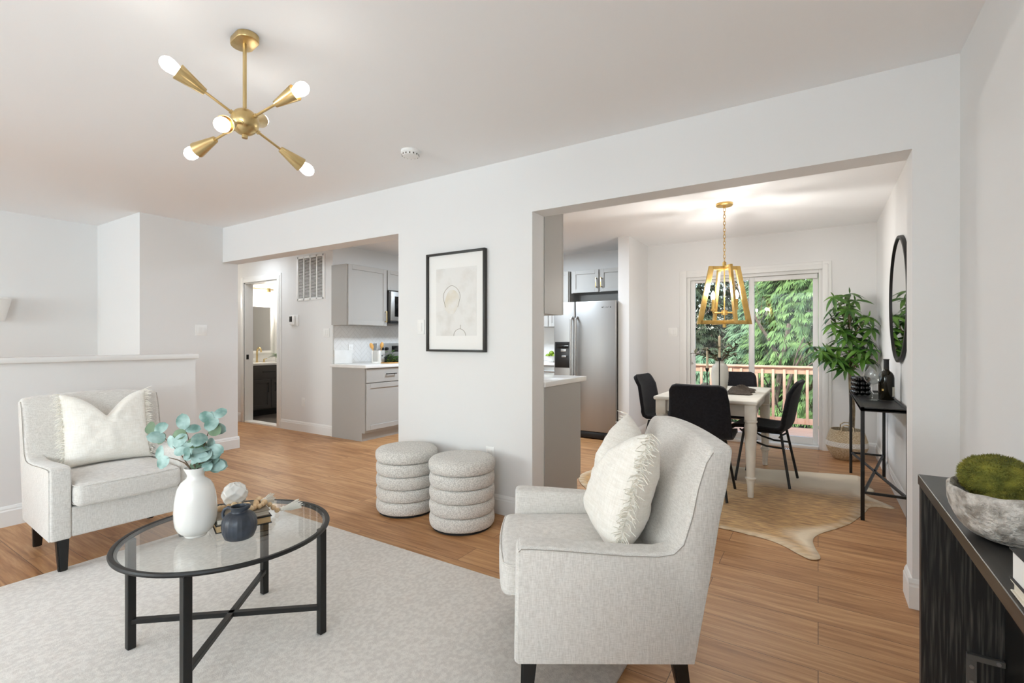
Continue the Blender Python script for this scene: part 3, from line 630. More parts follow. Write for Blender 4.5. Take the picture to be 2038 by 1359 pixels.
t = thing('base_cabinet', 'grey base cabinet on the far kitchen wall beyond the dishwasher', 'cabinet', (-4.0, 2.93, 0))
B().box(-1.17, .54, .02, .58, .1, .875).build('body', M['cab'], t); B().box(-1.17, .54, .07, .58, 0, .1).build('toe_kick', M['cab'], t)
tag(B().box(XK + .001, -2.85, 2.90, YB - .001, .876, .913, .004).build('countertop', M['quartz']), 'white worktop on the far wall carrying the lime bowl', 'worktop')
struct(B().box(-3.9, -2.85, YB - .012, YB, .915, 1.40), 'wall_tile_back', M['tile'])
t = thing('fruit_bowl', 'small white bowl of limes by the refrigerator', 'bowl', (-3.06, 3.06, .914))
B().lathe([(.0, 0), (.035, 0), (.04, .008), (.08, .05), (.10, .085), (.095, .085), (.075, .052), (.03, .015), (0, .012)], 28, capb=False).build('bowl_body', M['ceramic'], t)
lm = ('yellowish lime at the front of the white bowl', 'green lime resting beside the bowl rim', 'lime heaped at the back of the white bowl', 'topmost lime of the white bowl')
for k, (x, y, z) in enumerate(((-.045, -.03, .085), (.05, -.02, .083), (0, .045, .085), (-.005, 0, .122))): tag(B().sphere((0, 0, 0), .036, 14, (1, 1, .92)).build('lime', M['apple'], loc=(-3.06 + x, 3.06 + y, .914 + z)), lm[k], 'lime', 'limes in the white bowl')
# units on the back of the main wall, seen end-on through the dining opening
t = thing('base_cabinet', 'grey peninsula cabinet end panel seen through the wide opening', 'cabinet', (X2L + .005, TW + .002, 0))
B().prism([(0, 0), (.535, 0), (.535, .115), (.59, .115), (.59, .875), (0, .875)], 0, -.02, 0).build('end_panel', M['cab'], t)
B().box(-.62, -.02, 0, .585, .115, .875).build('body', M['cab'], t); B().box(-.62, -.02, 0, .53, 0, .115).build('toe_kick', M['cab'], t)
shaker(.30, .73).build('door', M['cab'], t, loc=(-.155, .593, .125), rot=(0, 0, PI)); shaker(.30, .73).build('door', M['cab'], t, loc=(-.465, .593, .125), rot=(0, 0, PI))
tag(B().box(-2.24, X2L + .012, TW + .002, .87, .876, .913, .004).build('countertop', M['quartz']), 'white worktop corner on the peninsula cabinet', 'worktop')
t = thing('wall_cabinet', 'tall grey cabinet end panel hanging at the wide opening beside the refrigerator', 'cabinet', (X2L + .005, TW + .002, 1.39))
B().box(-.62, 0, 0, .27, 0, .95).build('body', M['cab'], t); shaker(.30, .94).build('door', M['cab'], t, loc=(-.152, .278, .005), rot=(0, 0, PI)); shaker(.30, .94).build('door', M['cab'], t, loc=(-.465, .278, .005), rot=(0, 0, PI))
t = thing('fill_light_pan', 'unseen round white pan added on the kitchen ceiling above the fill light', 'ceiling light', (-3.2, 2.0, H)); B().cyl((0, 0, -.02), (0, 0, 0), .2, n=32).build('pan', M['plastic'], t)  # unseen pan added to go with the kitchen fill

# ------------------------------------------------------------------ bathroom
t = thing('bathroom_vanity', 'charcoal bathroom vanity with black bar handles seen through the doorway', 'vanity', (-7.50, 1.35, .012), R90)
B().box(0, 1.2, 0, .48, .10, .80).build('body', M['vanity'], t); B().box(.0, 1.2, .05, .48, 0, .1).build('toe_kick', M['black'], t)
for x in (.2, .6, 1.0): o = shaker(.385, .45, st=.05).build('door', M['vanity'], t, loc=(x, 0, .12)); pull(.15, True, 'blackmetal', o, (.14 if x < .5 else -.14, -.02, .33), 'black bar handle')
for x in (.3, .9): o = B().box(-.29, .29, -.02, 0, 0, .19, .003).build('drawer', M['vanity'], t, loc=(x, 0, .60)); pull(.2, False, 'blackmetal', o, (.05, -.02, .10), 'black bar handle')
tag(B().box(-7.99, -7.48, 1.33, 2.57, .815, .852, .004).build('worktop', M['quartz']), 'white quartz top on the charcoal vanity', 'worktop')
t = thing('basin_faucet', 'brass gooseneck basin faucet on the vanity', 'faucet', (-7.80, 1.70, .852))
B().tube([(0, 0, 0), (0, 0, .17), (.012, 0, .21), (.045, 0, .24), (.085, 0, .238), (.112, 0, .21), (.118, 0, .17)], .014, 12).cyl((0, 0, 0), (0, 0, .012), .024, n=20).build('spout', M['brass'], t)
for s in (-1, 1): B().cyl((0, s * .12, 0), (0, s * .12, .05), .014, .011, 14).tube([(0, s * .12, .05), (0, s * .12 + s * .05, .058)], .006).build('lever_handle', M['brass'], t)
t = thing('bathroom_mirror', 'white framed mirror above the charcoal vanity', 'mirror', (-8.0, 1.55, 1.41), R90)
b = B()
for a in ((-.55, -.50, -.42, .42), (.50, .55, -.42, .42), (-.5, .5, .37, .42), (-.5, .5, -.42, -.37)): b.box(a[0], a[1], -.03, -.001, a[2], a[3], .004)
b.build('mirror_frame', M['trim'], t); B().box(-.5, .5, -.012, -.002, -.37, .37).build('mirror_glass', M['mirror'], t)
t = thing('vanity_light', 'brass bar light with glowing glass shades over the bathroom mirror', 'wall light', (-8.0, 1.55, 2.08), R90)
B().cyl((0, -.03, 0), (0, -.001, 0), .06, n=28).build('backplate', M['brass'], t); B().cyl((-.5, -.09, .0), (.5, -.09, .0), .009, n=12).cyl((0, -.09, 0), (0, -.02, 0), .010).build('bar', M['brass'], t)
for x in (-.42, 0, .42): B().cyl((x, -.09, -.05), (x, -.09, .02), .032, .026, 20).build('socket', M['brass'], t); B().cyl((x, -.09, -.17), (x, -.09, -.05), .062, .05, 24).build('glass_shade', M['glowshade'], t); l = bpy.data.lights.new('vanity_bulb_light', 'POINT'); l.energy = 9; l.color = (1, .93, .82); l.shadow_soft_size = .05; lo = bpy.data.objects.new('vanity_bulb_light', l); COL.objects.link(lo); lo.parent = t; lo.location = (x, -.16, -.22)
t = thing('bathroom_plant', 'small green plant in a white pot on the vanity', 'plant', (-7.7, 2.02, .852))
B().lathe([(0, 0), (.045, 0), (.055, .01), (.06, .09), (.054, .09), (.05, .02), (0, .015)], 24, capb=False).build('pot', M['ceramic'], t); b = B(); q = random.Random(3)
for k in range(60): a = q.random() * 6.28; b.leaf((0, 0, .085), (math.cos(a), math.sin(a), q.uniform(.2, 1.3)), (0, 0, 1), q.uniform(.09, .17), .035, .5)
b.build('leaves', M['plant'], t, smooth=60)

# ------------------------------------------------------------------ dining room
hide = [(.018, .363), (-.01, .315), (-.042, .303), (-.10, .36), (-.17, .44), (-.251, .488), (-.38, .515), (-.527, .527), (-.75, .56), (-.98, .62), (-1.2, .72), (-1.42, .74), (-1.62, .86), (-1.74, 1.02), (-1.80, 1.16), (-1.80, 1.33), (-1.74, 1.45),
        (-1.58, 1.47), (-1.46, 1.58), (-1.46, 1.85), (-1.52, 2.1), (-1.60, 2.32), (-1.50, 2.44), (-1.30, 2.38), (-1.05, 2.28), (-.68, 2.23), (-.40, 2.30), (-.11, 2.366), (.12, 2.44), (.25, 2.47), (.318, 2.45), (.33, 2.36), (.31, 2.24), (.33, 2.14), (.385, 2.05), (.37, 1.96), (.31, 1.90), (.32, 1.82),
        (.40, 1.70), (.455, 1.62), (.465, 1.58), (.44, 1.56), (.36, 1.57), (.31, 1.52), (.28, 1.38), (.235, 1.23), (.171, 1.04), (.08, .88), (.005, .76), (-.03, .64), (-.02, .52)]
def smooth_closed(P, k=3):
    for _ in range(k):
        Q = []
        for i, p in enumerate(P): q = P[(i + 1) % len(P)]; Q += [(p[0] * .75 + q[0] * .25, p[1] * .75 + q[1] * .25), (p[0] * .25 + q[0] * .75, p[1] * .25 + q[1] * .75)]
        P = Q
    return P
hp = smooth_closed(hide, 2)
t = bmesh.new(); vsb = [t.verts.new((x, y, .004)) for x, y in hp]; f = t.faces.new(vsb)
bmesh.ops.triangulate(t, faces=[f]); 
for _ in range(4): bmesh.ops.subdivide_edges(t, edges=[x for x in t.edges if x.calc_length() > .07], cuts=1, use_grid_fill=False); bmesh.ops.triangulate(t, faces=t.faces[:])
bd = [v.co.copy() for v in t.verts if v.is_boundary]
belly = []
for v in t.verts:
    dd = min((v.co - q).length for q in bd[::2]); yy = max(0, min(1, (v.co.y - 1.45) / .6)); pt = ((v.co.x + .03) ** 2 + (v.co.y - .66) ** 2) / .028
    belly.append(.16 + .5 * max(0, 1 - dd / .10) + .55 * yy * yy * (3 - 2 * yy) + .5 * math.exp(-pt))
    v.co.z = .004 + (.006 * abs(noise.noise(v.co * 5)) if v.is_boundary else .003 * (1 + noise.noise(v.co * 3)))
b = B(); b._merge(t); ho = b.build('cowhide_rug', M['hide'], smooth=60, solid=.004); ho.modifiers[0].offset = 1
at = ho.data.attributes.new('belly', 'FLOAT', 'POINT'); at.data.foreach_set('value', belly[:len(ho.data.vertices)])
tag(ho, 'tan and cream cowhide spread under the dining table', 'rug')

TX, TY, TZ = -.77, 1.89, .745
t = thing('dining_table', 'chalk-white farmhouse dining table with turned legs', 'table', (TX, TY, 0))
B().rbox(-.388, .388, -.665, .665, .715, TZ, .012, (2, 2, 1)).build('tabletop', M['tablepaint'], t, smooth=40)
b = B(); b.box(-.31, .31, -.60, -.58, .62, .716).box(-.31, .31, .58, .60, .62, .716).box(-.335, -.315, -.57, .57, .62, .716).box(.315, .335, -.57, .57, .62, .716); b.build('apron', M['tablepaint'], t)
for sx in (-1, 1):
    for sy in (-1, 1):
        zf = .0095 if sy < 0 else .001; prof = [(0, zf), (.021, zf), (.024, .09), (.030, .135), (.030, .14), (.041, .15), (.041, .158), (.029, .166), (.031, .20), (.036, .33), (.043, .50), (.045, .545), (.040, .575), (.047, .582), (.047, .592), (.040, .60), (.0, .60)]
        B().lathe(prof, 24, (sx * .335, sy * .595, 0), capb=False).box(sx * .335 - .041, sx * .335 + .041, sy * .595 - .041, sy * .595 + .041, .598, .716, .004).build('leg', M['tablepaint'], t, smooth=50)

def make_chair(name, label, loc, rz):
    """faces local +X"""
    o = thing(name, label, 'chair', loc, rz, 'dining chairs round the white table')
    prof = [(.235, .438), (.225, .458), (.18, .464), (.09, .456), (0, .447), (-.09, .443), (-.145, .448), (-.185, .470), (-.207, .51), (-.22, .57), (-.234, .65), (-.25, .74), (-.268, .82), (-.276, .85), (-.28, .858)]
    P = [Vector(p) for p in prof]; cum = [0.]
    for a_, b_ in zip(P, P[1:]): cum.append(cum[-1] + (b_ - a_).length)
    def f(u, v):
        S = u * cum[-1]; i = max(k for k in range(len(P) - 1) if cum[k] <= S + 1e-9); c = P[i].lerp(P[i + 1], min(1, (S - cum[i]) / (cum[i + 1] - cum[i]))); w = v * 2 - 1; S0 = S
        hw = .215 + .012 * math.sin(PI * u) - (.012 if u > .6 else 0) * (u - .6) / .4
        # rounded corners at the front lip and at the top of the back
        for end in (S0, cum[-1] - S0):
            if end < .05: hw -= .05 * (1 - math.sqrt(max(0, 1 - (1 - end / .05) ** 2)))
        rise = .028 * w * w * min(1, (1 - u) / .12, u / .2); back = max(0, min(1, (u - .42) / .2))
        return Vector((c.x + rise * back * 1.3, w * hw, c.y + rise * (1 - back)))
    b = B(); b.grid(f, 90, 18); b.build('shell', M['chairfab'], o, smooth=60, solid=.03)
    for sx in (-1, 1):
        for sy in (-1, 1):
            x1 = .185 if sx > 0 else -.225
            B().tube([(sx * .14 - .01, sy * .13, .432), (x1, sy * .20, .004)], .0105, 10).build('leg', M['blackmetal'], o)
    for sy in (-1, 1): B().tube([(.17, sy * .10, .432), (.05, sy * .15, .345), (-.05, sy * .158, .318), (-.168, sy * .163, .315)], .008, 8).build('brace', M['blackmetal'], o)
    B().tube([(-.16, -.135, .40), (-.13, -.07, .385), (-.13, .07, .385), (-.16, .135, .40)], .008, 8).build('crossbar', M['blackmetal'], o)
    B().box(-.15, .15, -.13, .13, .420, .434, .003).build('mounting_plate', M['blackmetal'], o); return o
make_chair('dining_chair', 'black dining chair with its back to the armchair, at the near end of the table', (-.765, 1.27, .008), rad(90))
make_chair('dining_chair', 'black dining chair beside the console table, seen in profile', (-.395, 1.90, .008), rad(174))
make_chair('dining_chair', 'black dining chair by the refrigerator wall, facing the table', (-1.22, 1.98, .008), rad(-4))
make_chair('dining_chair', 'black dining chair at the far end of the table before the glass door', (-.755, 2.60, .008), rad(-90))

# on the table
t = thing('table_vase', 'pale ribbed ceramic vase on the dining table', 'vase', (-.755, 1.93, TZ))
vp = [(0, .001), (.050, .001), (.055, .006), (.066, .06), (.072, .12), (.073, .17), (.068, .215), (.056, .242), (.040, .252), (.036, .262), (.040, .272), (.035, .272), (.031, .262), (.05, .238), (.06, .2), (.06, .1), (.04, .02), (0, .015)]
B().lathe(vp, 40, capb=False, fn=lambda v, a: v * 1.0).build('body', M['matteceramic'], t, smooth=50)
b = B()
for k in range(8): z = .05 + .02 * k; r = [.0655, .068, .070, .0722, .0732, .0735, .0732, .072][k]; b.tube([(r * math.cos(a * PI / 16), r * math.sin(a * PI / 16), z) for a in range(32)], .0014, 5, True)
b.build('ribs', M['matteceramic'], t)
t = thing('leafy_branch', 'dusky dark-leaved branches arranged in the ribbed vase', 'foliage', (-.755, 1.93, TZ + .10)); q = random.Random(11)
bs = B(); bl = B()
for k in range(9):
    a = k * .7 + q.uniform(-.3, .3); L = q.uniform(.16, .27); pts = [Vector((0, 0, .08)), Vector((.025 * math.cos(a), .025 * math.sin(a), .175))]; d = Vector((math.cos(a) * .55, math.sin(a) * .55, q.uniform(.3, 1.0))).normalized()
    for j in range(4): d = (d + Vector((0, 0, -.1))).normalized(); pts.append(pts[-1] + d * L / 5)
    bs.tube(pts, .003, 5)
    for p in pts[2:]:
        for s in range(3): a2 = q.random() * 6.28; bl.leaf(p, (d + Vector((math.cos(a2), math.sin(a2), q.uniform(-.5, .4)))).normalized(), (0, 0, 1), q.uniform(.045, .075), .03, .2)
bs.build('stem', M['estem'], t); bl.build('leaves', M['darkleaf'], t, smooth=60)
def candlestick(label, x, y, zc, cl, cn):
    o = thing('candlestick', label, 'candlestick', (x, y, TZ))
    h = zc - TZ; B().lathe([(0, 0), (.045, 0), (.045, .004), (.01, .010), (.005, .018), (.0045, h - .035), (.009, h - .028), (.014, h - .018), (.017, h), (.012, h), (.011, h - .012), (0, h - .013)], 20, capb=False).build('stand', M['blackmetal'], o, smooth=50)
    c = tag(B().lathe([(0, 0), (.0105, 0), (.0105, cl - .02), (.008, cl - .004), (.004, cl), (0, cl)], 18, capb=False).cyl((0, 0, cl - .002), (0, 0, cl + .010), .0012, n=6).build('taper_candle', M['wax'], loc=(x, y, zc - .010), smooth=50), cn, 'candle')
candlestick('taller black candlestick before the ribbed vase', -.735, 1.78, 1.055, .20, 'ivory taper candle on the taller black candlestick')
candlestick('shorter black candlestick beside the ribbed vase', -.85, 1.86, .955, .19, 'ivory taper candle on the shorter black candlestick')
def crumple(name, m, x0, x1, y0, y1, hmax, sd):
    def f(u, v):
        p = Vector((x0 + (x1 - x0) * u, y0 + (y1 - y0) * v, 0)); e_ = math.sin(PI * u) * math.sin(PI * v)
        n = noise.fractal(Vector((p.x * 7 + sd, p.y * 7, 0)), .8, 2, 4); p += Vector((.03 * noise.noise(Vector((p.y * 9, sd, 1))), .03 * noise.noise(Vector((p.x * 9, sd, 4))), 0)); p.z = TZ + .004 + hmax * (abs(e_) ** .7) * (.55 + .55 * n) ; p.z = max(TZ + .003, p.z); return p
    b = B(); b.grid(f, 40, 40); return b.build(name, m, smooth=80, solid=.003)
tag(crumple('table_runner', M['runner'], -.66, -.485, 1.66, 2.20, .075, 2.), 'brown woven runner bunched up on the white table', 'table runner')
tag(crumple('folded_napkin', M['napkin'], -.99, -.87, 2.10, 2.36, .05, 6.), 'grey-green cloth napkin heaped past the candlesticks', 'napkin')

# lantern pendant
PX, PY = -.715, 1.92
t = thing('lantern_pendant', 'gold open-frame lantern pendant over the dining table', 'pendant light', (PX, PY, 0), rad(YAW))
B().lathe([(0, H - .001), (.072, H - .001), (.072, H - .018), (.066, H - .024), (.012, H - .024), (.012, H - .04), (0, H - .04)], 36, capb=False).build('canopy', M['gold'], t)
b = B(); z = H - .04; k = 0
while z > 1.90:
    ring = [(.010 * math.cos(a), 0, z - .018 + .020 * math.sin(a)) for a in [2 * PI * i / 10 for i in range(10)]]
    if k % 2: ring = [(y, x, z_) for x, y, z_ in ring]
    b.tube(ring, .0026, 5, True); z -= .030; k += 1
b.build('chain', M['gold'], t)
zt, zb, wt_, wb_ = 1.875, 1.352, .139, .247
for r in (0, 90):
    b = B(); th, dp = .022, .042
    for s in (-1, 1):
        P0, P1 = Vector((s * wt_, 0, zt)), Vector((s * wb_, 0, zb)); dx = .045
        b.prism([(s * wt_, zt), (s * wb_, zb), (s * (wb_ - dx), zb), (s * (wt_ - dx), zt)], 1, -th / 2, th / 2, .001, 1)
    b.box(-wt_ + .03, wt_ - .03, -th / 2, th / 2, zt - .034, zt, .001).box(-wb_ + .03, wb_ - .03, -th / 2, th / 2, zb, zb + .034, .001)
    b.build('lantern_frame', M['gold'], t, rot=(0, 0, rad(r)))
b = B().cyl((0, 0, zt - .03), (0, 0, zt + .035), .016, n=16).cyl((0, 0, zb - .02), (0, 0, zt), .0055, n=10).cyl((0, 0, zb - .03), (0, 0, zb + .02), .016, n=16).cyl((0, 0, 1.435), (0, 0, 1.475), .026, n=18); b.build('centre_rod', M['gold'], t)
for k in range(4):
    a = rad(23 + 90 * k); x, y = .135 * math.cos(a), .135 * math.sin(a)
    o = B().tube([(x * .1, y * .1, 1.455), (x * .9, y * .9, 1.452), (x, y, 1.462), (x, y, 1.485)], .0055, 8).cyl((x, y, 1.478), (x, y, 1.488), .018, n=16).build('arm', M['gold'], t)
    B().cyl((x, y, 1.488), (x, y, 1.57), .0115, n=14).build('candle_sleeve', M['gold'], o)
    B().lathe([(.008, 0), (.016, .018), (.019, .032), (.015, .052), (.006, .07), (0, .078)], 16, (x, y, 1.57)).build('bulb', M['glow'], o, smooth=60)
    l = bpy.data.lights.new('lantern_bulb_light', 'POINT'); l.energy = 7.0; l.color = (1, .965, .92); l.shadow_soft_size = .022
    lo = bpy.data.objects.new('lantern_bulb_light', l); COL.objects.link(lo); lo.parent = t; lo.location = (x * 1.0, y * 1.0, 1.67)

# console table by the dining wall
t = thing('console_table', 'slim black metal console table against the dining wall', 'table', (.372, 1.89, 0))
hx, hy, ztop = .131, .70, .757; w = .022
b = B().box(-hx, hx, -hy, hy, ztop - .022, ztop - .006, .001); b.build('tabletop', M['blackmetal'], t)
b = B()
for x in (-hx, hx): b.box(x - w / 2 + (w / 2 if x < 0 else -w / 2), x + w / 2 + (w / 2 if x < 0 else -w / 2), -hy, hy, ztop - .028, ztop, .001)
for y in (-hy, hy): s = w / 2 if y < 0 else -w / 2; b.box(-hx, hx, y - w / 2 + s, y + w / 2 + s, ztop - .028, ztop, .001)
b.build('rim', M['blackmetal'], t)
for sx in (-1, 1):
    for sy in (-1, 1): B().box(sx * (hx - w / 2) - w / 2, sx * (hx - w / 2) + w / 2, sy * (hy - w / 2) - w / 2, sy * (hy - w / 2) + w / 2, 0, ztop - .025, .001).build('leg', M['blackmetal'], t)
zs = .185
for sy in (-1, 1): B().bar((-hx + w, sy * (hy - w / 2), zs), (hx - w, sy * (hy - w / 2), zs), .016).build('side_rail', M['blackmetal'], t)
for sx in (-1, 1): B().bar((sx * (hx - .02), -hy + w, zs), (-sx * (hx - .02), hy - w, zs), .016).build('cross_brace', M['blackmetal'], t)
ZC = ztop + .0005
t = thing('wine_bottle', 'dark olive wine bottle standing on the black console', 'bottle', (.432, 1.765, ZC))
bp = [(0, .012), (.034, .002), (.044, 0), (.049, .006), (.049, .165), (.046, .186), (.036, .206), (.022, .218), (.0175, .228), (.0160, .26), (.0160, .297), (.0185, .299), (.0185, .305), (0, .305)]
B().lathe(bp, 32, capb=False).build('glass_body', M['bottle'], t, smooth=50); B().lathe([(.0176, .232), (.0168, .262), (.0168, .2985), (.0192, .300), (.0192, .306), (0, .3065)], 24, capb=False).build('foil_capsule', M['blackcover'], t, smooth=50)
def patch(r, a0, a1, z0, z1): b = B(); b.grid(lambda u, v: Vector((r * math.cos(rad(a0 + (a1 - a0) * u)), r * math.sin(rad(a0 + (a1 - a0) * u)), z0 + (z1 - z0) * v)), 12, 1); return b
patch(.0494, 232, 246, .07, .085).build('gold_emblem', M['gold'], t); patch(.0494, -50, 10, .03, .10).build('back_label', M['paper'], t)
t = thing('wine_glass', 'large empty wine glass on the black console beside the bottle', 'glass', (.345, 1.70, ZC))
gp = [(0, .004), (.012, .004), (.046, .0005), (.047, .002), (.012, .007), (.005, .014), (.0042, .05), (.0042, .105), (.008, .114), (.03, .126), (.048, .145), (.0575, .172), (.0565, .205), (.049, .245), (.044, .268), (.0432, .268), (.048, .245), (.0555, .205), (.0565, .172), (.047, .146), (.029, .128), (.004, .118), (0, .117)]
B().lathe(gp, 40, capb=False).build('glass_body', M['wineglass'], t, smooth=60)
t = thing('bubble_candle', 'black bubble-sphere cube ornament on the black console', 'ornament', (.295, 2.10, ZC), rad(12))
b = B()
for i in range(3):
    for j in range(3):
        for k in range(4): b.sphere(((i - 1) * .037, (j - 1) * .037, .021 + k * .0365), .0225, 12)
b.build('bubbles', M['blackglass'], t, smooth=80)
t = thing('wall_cable', 'thin pale cable loop lying on the black console behind the glass', 'cable', (.44, 2.22, ZC)); B().tube([(.06, .1, .05), (.05, .04, .012), (0, 0, .004), (-.05, -.02, .004), (-.06, .01, .02), (-.06, .02, .06)], .003, 6).build('wire', M['plastic'], t)
t = thing('round_mirror', 'round black-framed mirror on the dining wall', 'mirror', (XR, 1.76, 1.507), rad(-90))
b = B(); b.tube([(.455 * math.cos(a), -.018, .455 * math.sin(a)) for a in [2 * PI * i / 96 for i in range(96)]], .010, 8, True)
b.lathe([(.447, 0), (.467, 0), (.467, .034), (.447, .034)], 96, capb=False); 
mm = bmesh.new(); mm.free()
b2 = B(); b2.lathe([(.447, .001), (.467, .001), (.467, .024), (.462, .026), (.447, .026), (.447, .001)], 96, capb=False); b2.build('mirror_frame', M['blackmetal'], t, rot=(rad(90), 0, 0), smooth=50); b.bm.free()
B().cyl((0, 0, .012), (0, 0, .016), .449, n=96).build('mirror_glass', M['mirror'], t, rot=(rad(90), 0, 0), smooth=20)

# potted tree in a basket
BX, BY = .247, 3.20
t = thing('belly_basket', 'seagrass belly basket on the floor by the glass door', 'basket', (BX, BY, 0))
def bp_(zz): return .115 + .075 * math.sin(PI * min(1, max(0, zz / .30)) ** .85)
o = B().lathe([(0, .003), (.115, .003), (.145, .05), (.172, .10), (.183, .135)], 48, capb=False, fn=lambda v, a: v * (1 + .012 * math.sin(a * 24)) if v.z > .004 else v).build('lower_body', M['basket'], t, smooth=60)
B().lathe([(.183, .135), (.184, .15), (.178, .185)], 48, capb=False, fn=lambda v, a: v * (1 + .012 * math.sin(a * 24))).build('white_band', M['basketw'], t, smooth=60, label='white-dipped band')
B().lathe([(.178, .185), (.165, .23), (.148, .285), (.143, .30), (.136, .30), (.150, .25)], 48, capb=False, fn=lambda v, a: v * (1 + .012 * math.sin(a * 24))).build('upper_body', M['basket'], t, smooth=60)
for s in (-1, 1): B().tube([(-.05, s * .138, .29), (-.05, s * .12, .33), (-.02, s * .105, .355), (.02, s * .105, .355), (.05, s * .12, .33), (.05, s * .138, .29)], .006, 7).build('handle', M['basket'], t)
B().cyl((0, 0, .235), (0, 0, .245), .148, n=32).build('filler', M['soil'], t)
t = thing('umbrella_tree', 'leafy green artificial umbrella tree standing in the belly basket', 'plant', (BX + .03, BY, .246))
O = Vector((BX + .03, BY, .246)); q = random.Random(2)
clusters = [(.132, 2.95, 1.636), (.27, 3.2, 1.682), (.15, 3.1, 1.534), (.256, 2.98, 1.511), (.229, 3.3, 1.402), (.368, 3.15, 1.393), (.44, 3.1, 1.314), (.187, 3.32, 1.209), (.33, 3.2, 1.295), (.41, 3.08, 1.193), (.016, 2.95, 1.093), (-.07, 3.2, 1.139), (.03, 3.1, 1.064), (.154, 2.98, 1.02),
            (.293, 3.3, 1.063), (.40, 3.15, 1.093), (.23, 3.02, .93), (.274, 3.33, 1.14), (.096, 3.2, 1.115), (.37, 3.06, 1.021), (.41, 2.98, 1.43), (.311, 3.25, 1.45), (.20, 3.05, 1.30), (.12, 3.0, 1.36), (.33, 3.0, 1.12), (.21, 3.12, 1.60), (.21, 3.25, 1.50), (.31, 3.08, 1.60), (.12, 3.2, 1.44), (.30, 3.2, 1.38), (.40, 3.2, 1.22), (.25, 3.05, 1.22), (.18, 3.15, 1.12), (.36, 3.25, 1.16), (.26, 3.1, 1.02), (.10, 3.05, 1.02), (.06, 3.12, 1.13), (.44, 3.0, 1.12), (.42, 3.15, 1.02), (.22, 3.2, .98)]
bt = B(); tp = [Vector((0, 0, 0)), Vector((.01, .005, .25)), Vector((0, 0, .5)), Vector((-.01, 0, .75)), Vector((.0, .02, 1.0)), Vector((-.02, .02, 1.25))]
bt.tube(tp, .020, 10, r1=.008); bt.tube([p + Vector((.022, .012, 0)) for p in tp[:5]], .013, 8, r1=.006)
bt.build('trunk', M['bark'], t)
bw, bl = B(), B()
for c in clusters:
    c = Vector(c) - O; k = max(.62, min(1.15, c.z - .22)); base = Vector((0, 0, k)); mid = base.lerp(c, .5) + Vector((0, 0, .02)); bw.tube([base, mid, c], .004, 6, r1=.002)
    out = (c - Vector((0, 0, c.z - .15))).normalized(); n = q.randint(7, 9); ax = (Vector((0, 0, 1)) * .8 + out * .6 + Vector((q.uniform(-.3, .3), q.uniform(-.5, .1), 0))).normalized(); u = ax.orthogonal().normalized(); w_ = ax.cross(u); ph = q.random() * 6
    for j in range(n):
        a = ph + 2 * PI * j / n; d = (u * math.cos(a) + w_ * math.sin(a) - ax * q.uniform(-.05, .35)).normalized(); bl.leaf(c, d, ax, q.uniform(.12, .175), q.uniform(.034, .046), .30, 5, fold=.16)
    bl.leaf(c, ax, u, .07, .02, .1)
for v in bl.bm.verts: v.co.x = min(v.co.x, .505 - O.x); v.co.y = min(v.co.y, 3.495 - O.y)
bw.build('branch', M['bark'], t); bl.build('leaves', M['plant'], t, smooth=60)
t = thing('floor_register', 'pale slotted floor register in front of the sliding door', 'vent', (-.40, 3.40, 0), rad(0)); B().box(-.15, .15, -.045, .045, 0, .004, .001).build('cover', M['trim'], t)
b = B()
for k in range(16): x = -.13 + .26 * k / 15; b.box(x - .005, x + .005, -.03, .03, .0035, .0046)
b.build('slots', M['rubbervoid'], t)  # raised bars, with the shade of open slots put into their colour

# ------------------------------------------------------------------ living room
tag(B().box(-3.34, -.595, -4.4, -.79, 0, .012, .004).build('area_rug', M['rug']), 'large pale distressed area rug under the coffee table', 'rug')
RZ = .0125
def ottoman(label, x, y, rz):
    o = thing('storage_ottoman', label, 'ottoman', (x, y, 0), rz, 'boucle ottomans by the wall'); r = .205
    def roll(z0, z1, rr, b, top=False):
        m_ = (z1 - z0) / 2; P = []
        for k in range(9): a = -PI / 2 + PI * k / 8; P.append((rr - .022 + .022 * math.cos(a) ** .6 if abs(math.cos(a)) > 1e-6 else rr - .022, z0 + m_ + m_ * math.sin(a) * .98))
        if top: P = [p for p in P[:6]] + [(rr - .004, z1 - .018), (rr - .018, z1 - .004), (rr - .05, z1 + .004), (rr * .5, z1 + .010), (.001, z1 + .012)]
        b.lathe(P, 64, capb=True, capt=not top); return b
    B().cyl((0, 0, .001), (0, 0, .016), r - .012, n=48).build('base', M['rubbervoid'], o)
    for k in range(4): roll(.014 + .0865 * k, .014 + .0865 * (k + 1), r + .008, B()).build('roll', M['boucle'], o, smooth=60)
    roll(.362, .446, r + .012, B(), True).build('lid', M['boucle'], o, smooth=60)
ottoman('grey boucle ottoman standing nearer the kitchen opening', -2.484, -.275, .3); ottoman('grey boucle ottoman standing nearer the armchair', -1.969, -.295, 1.2)

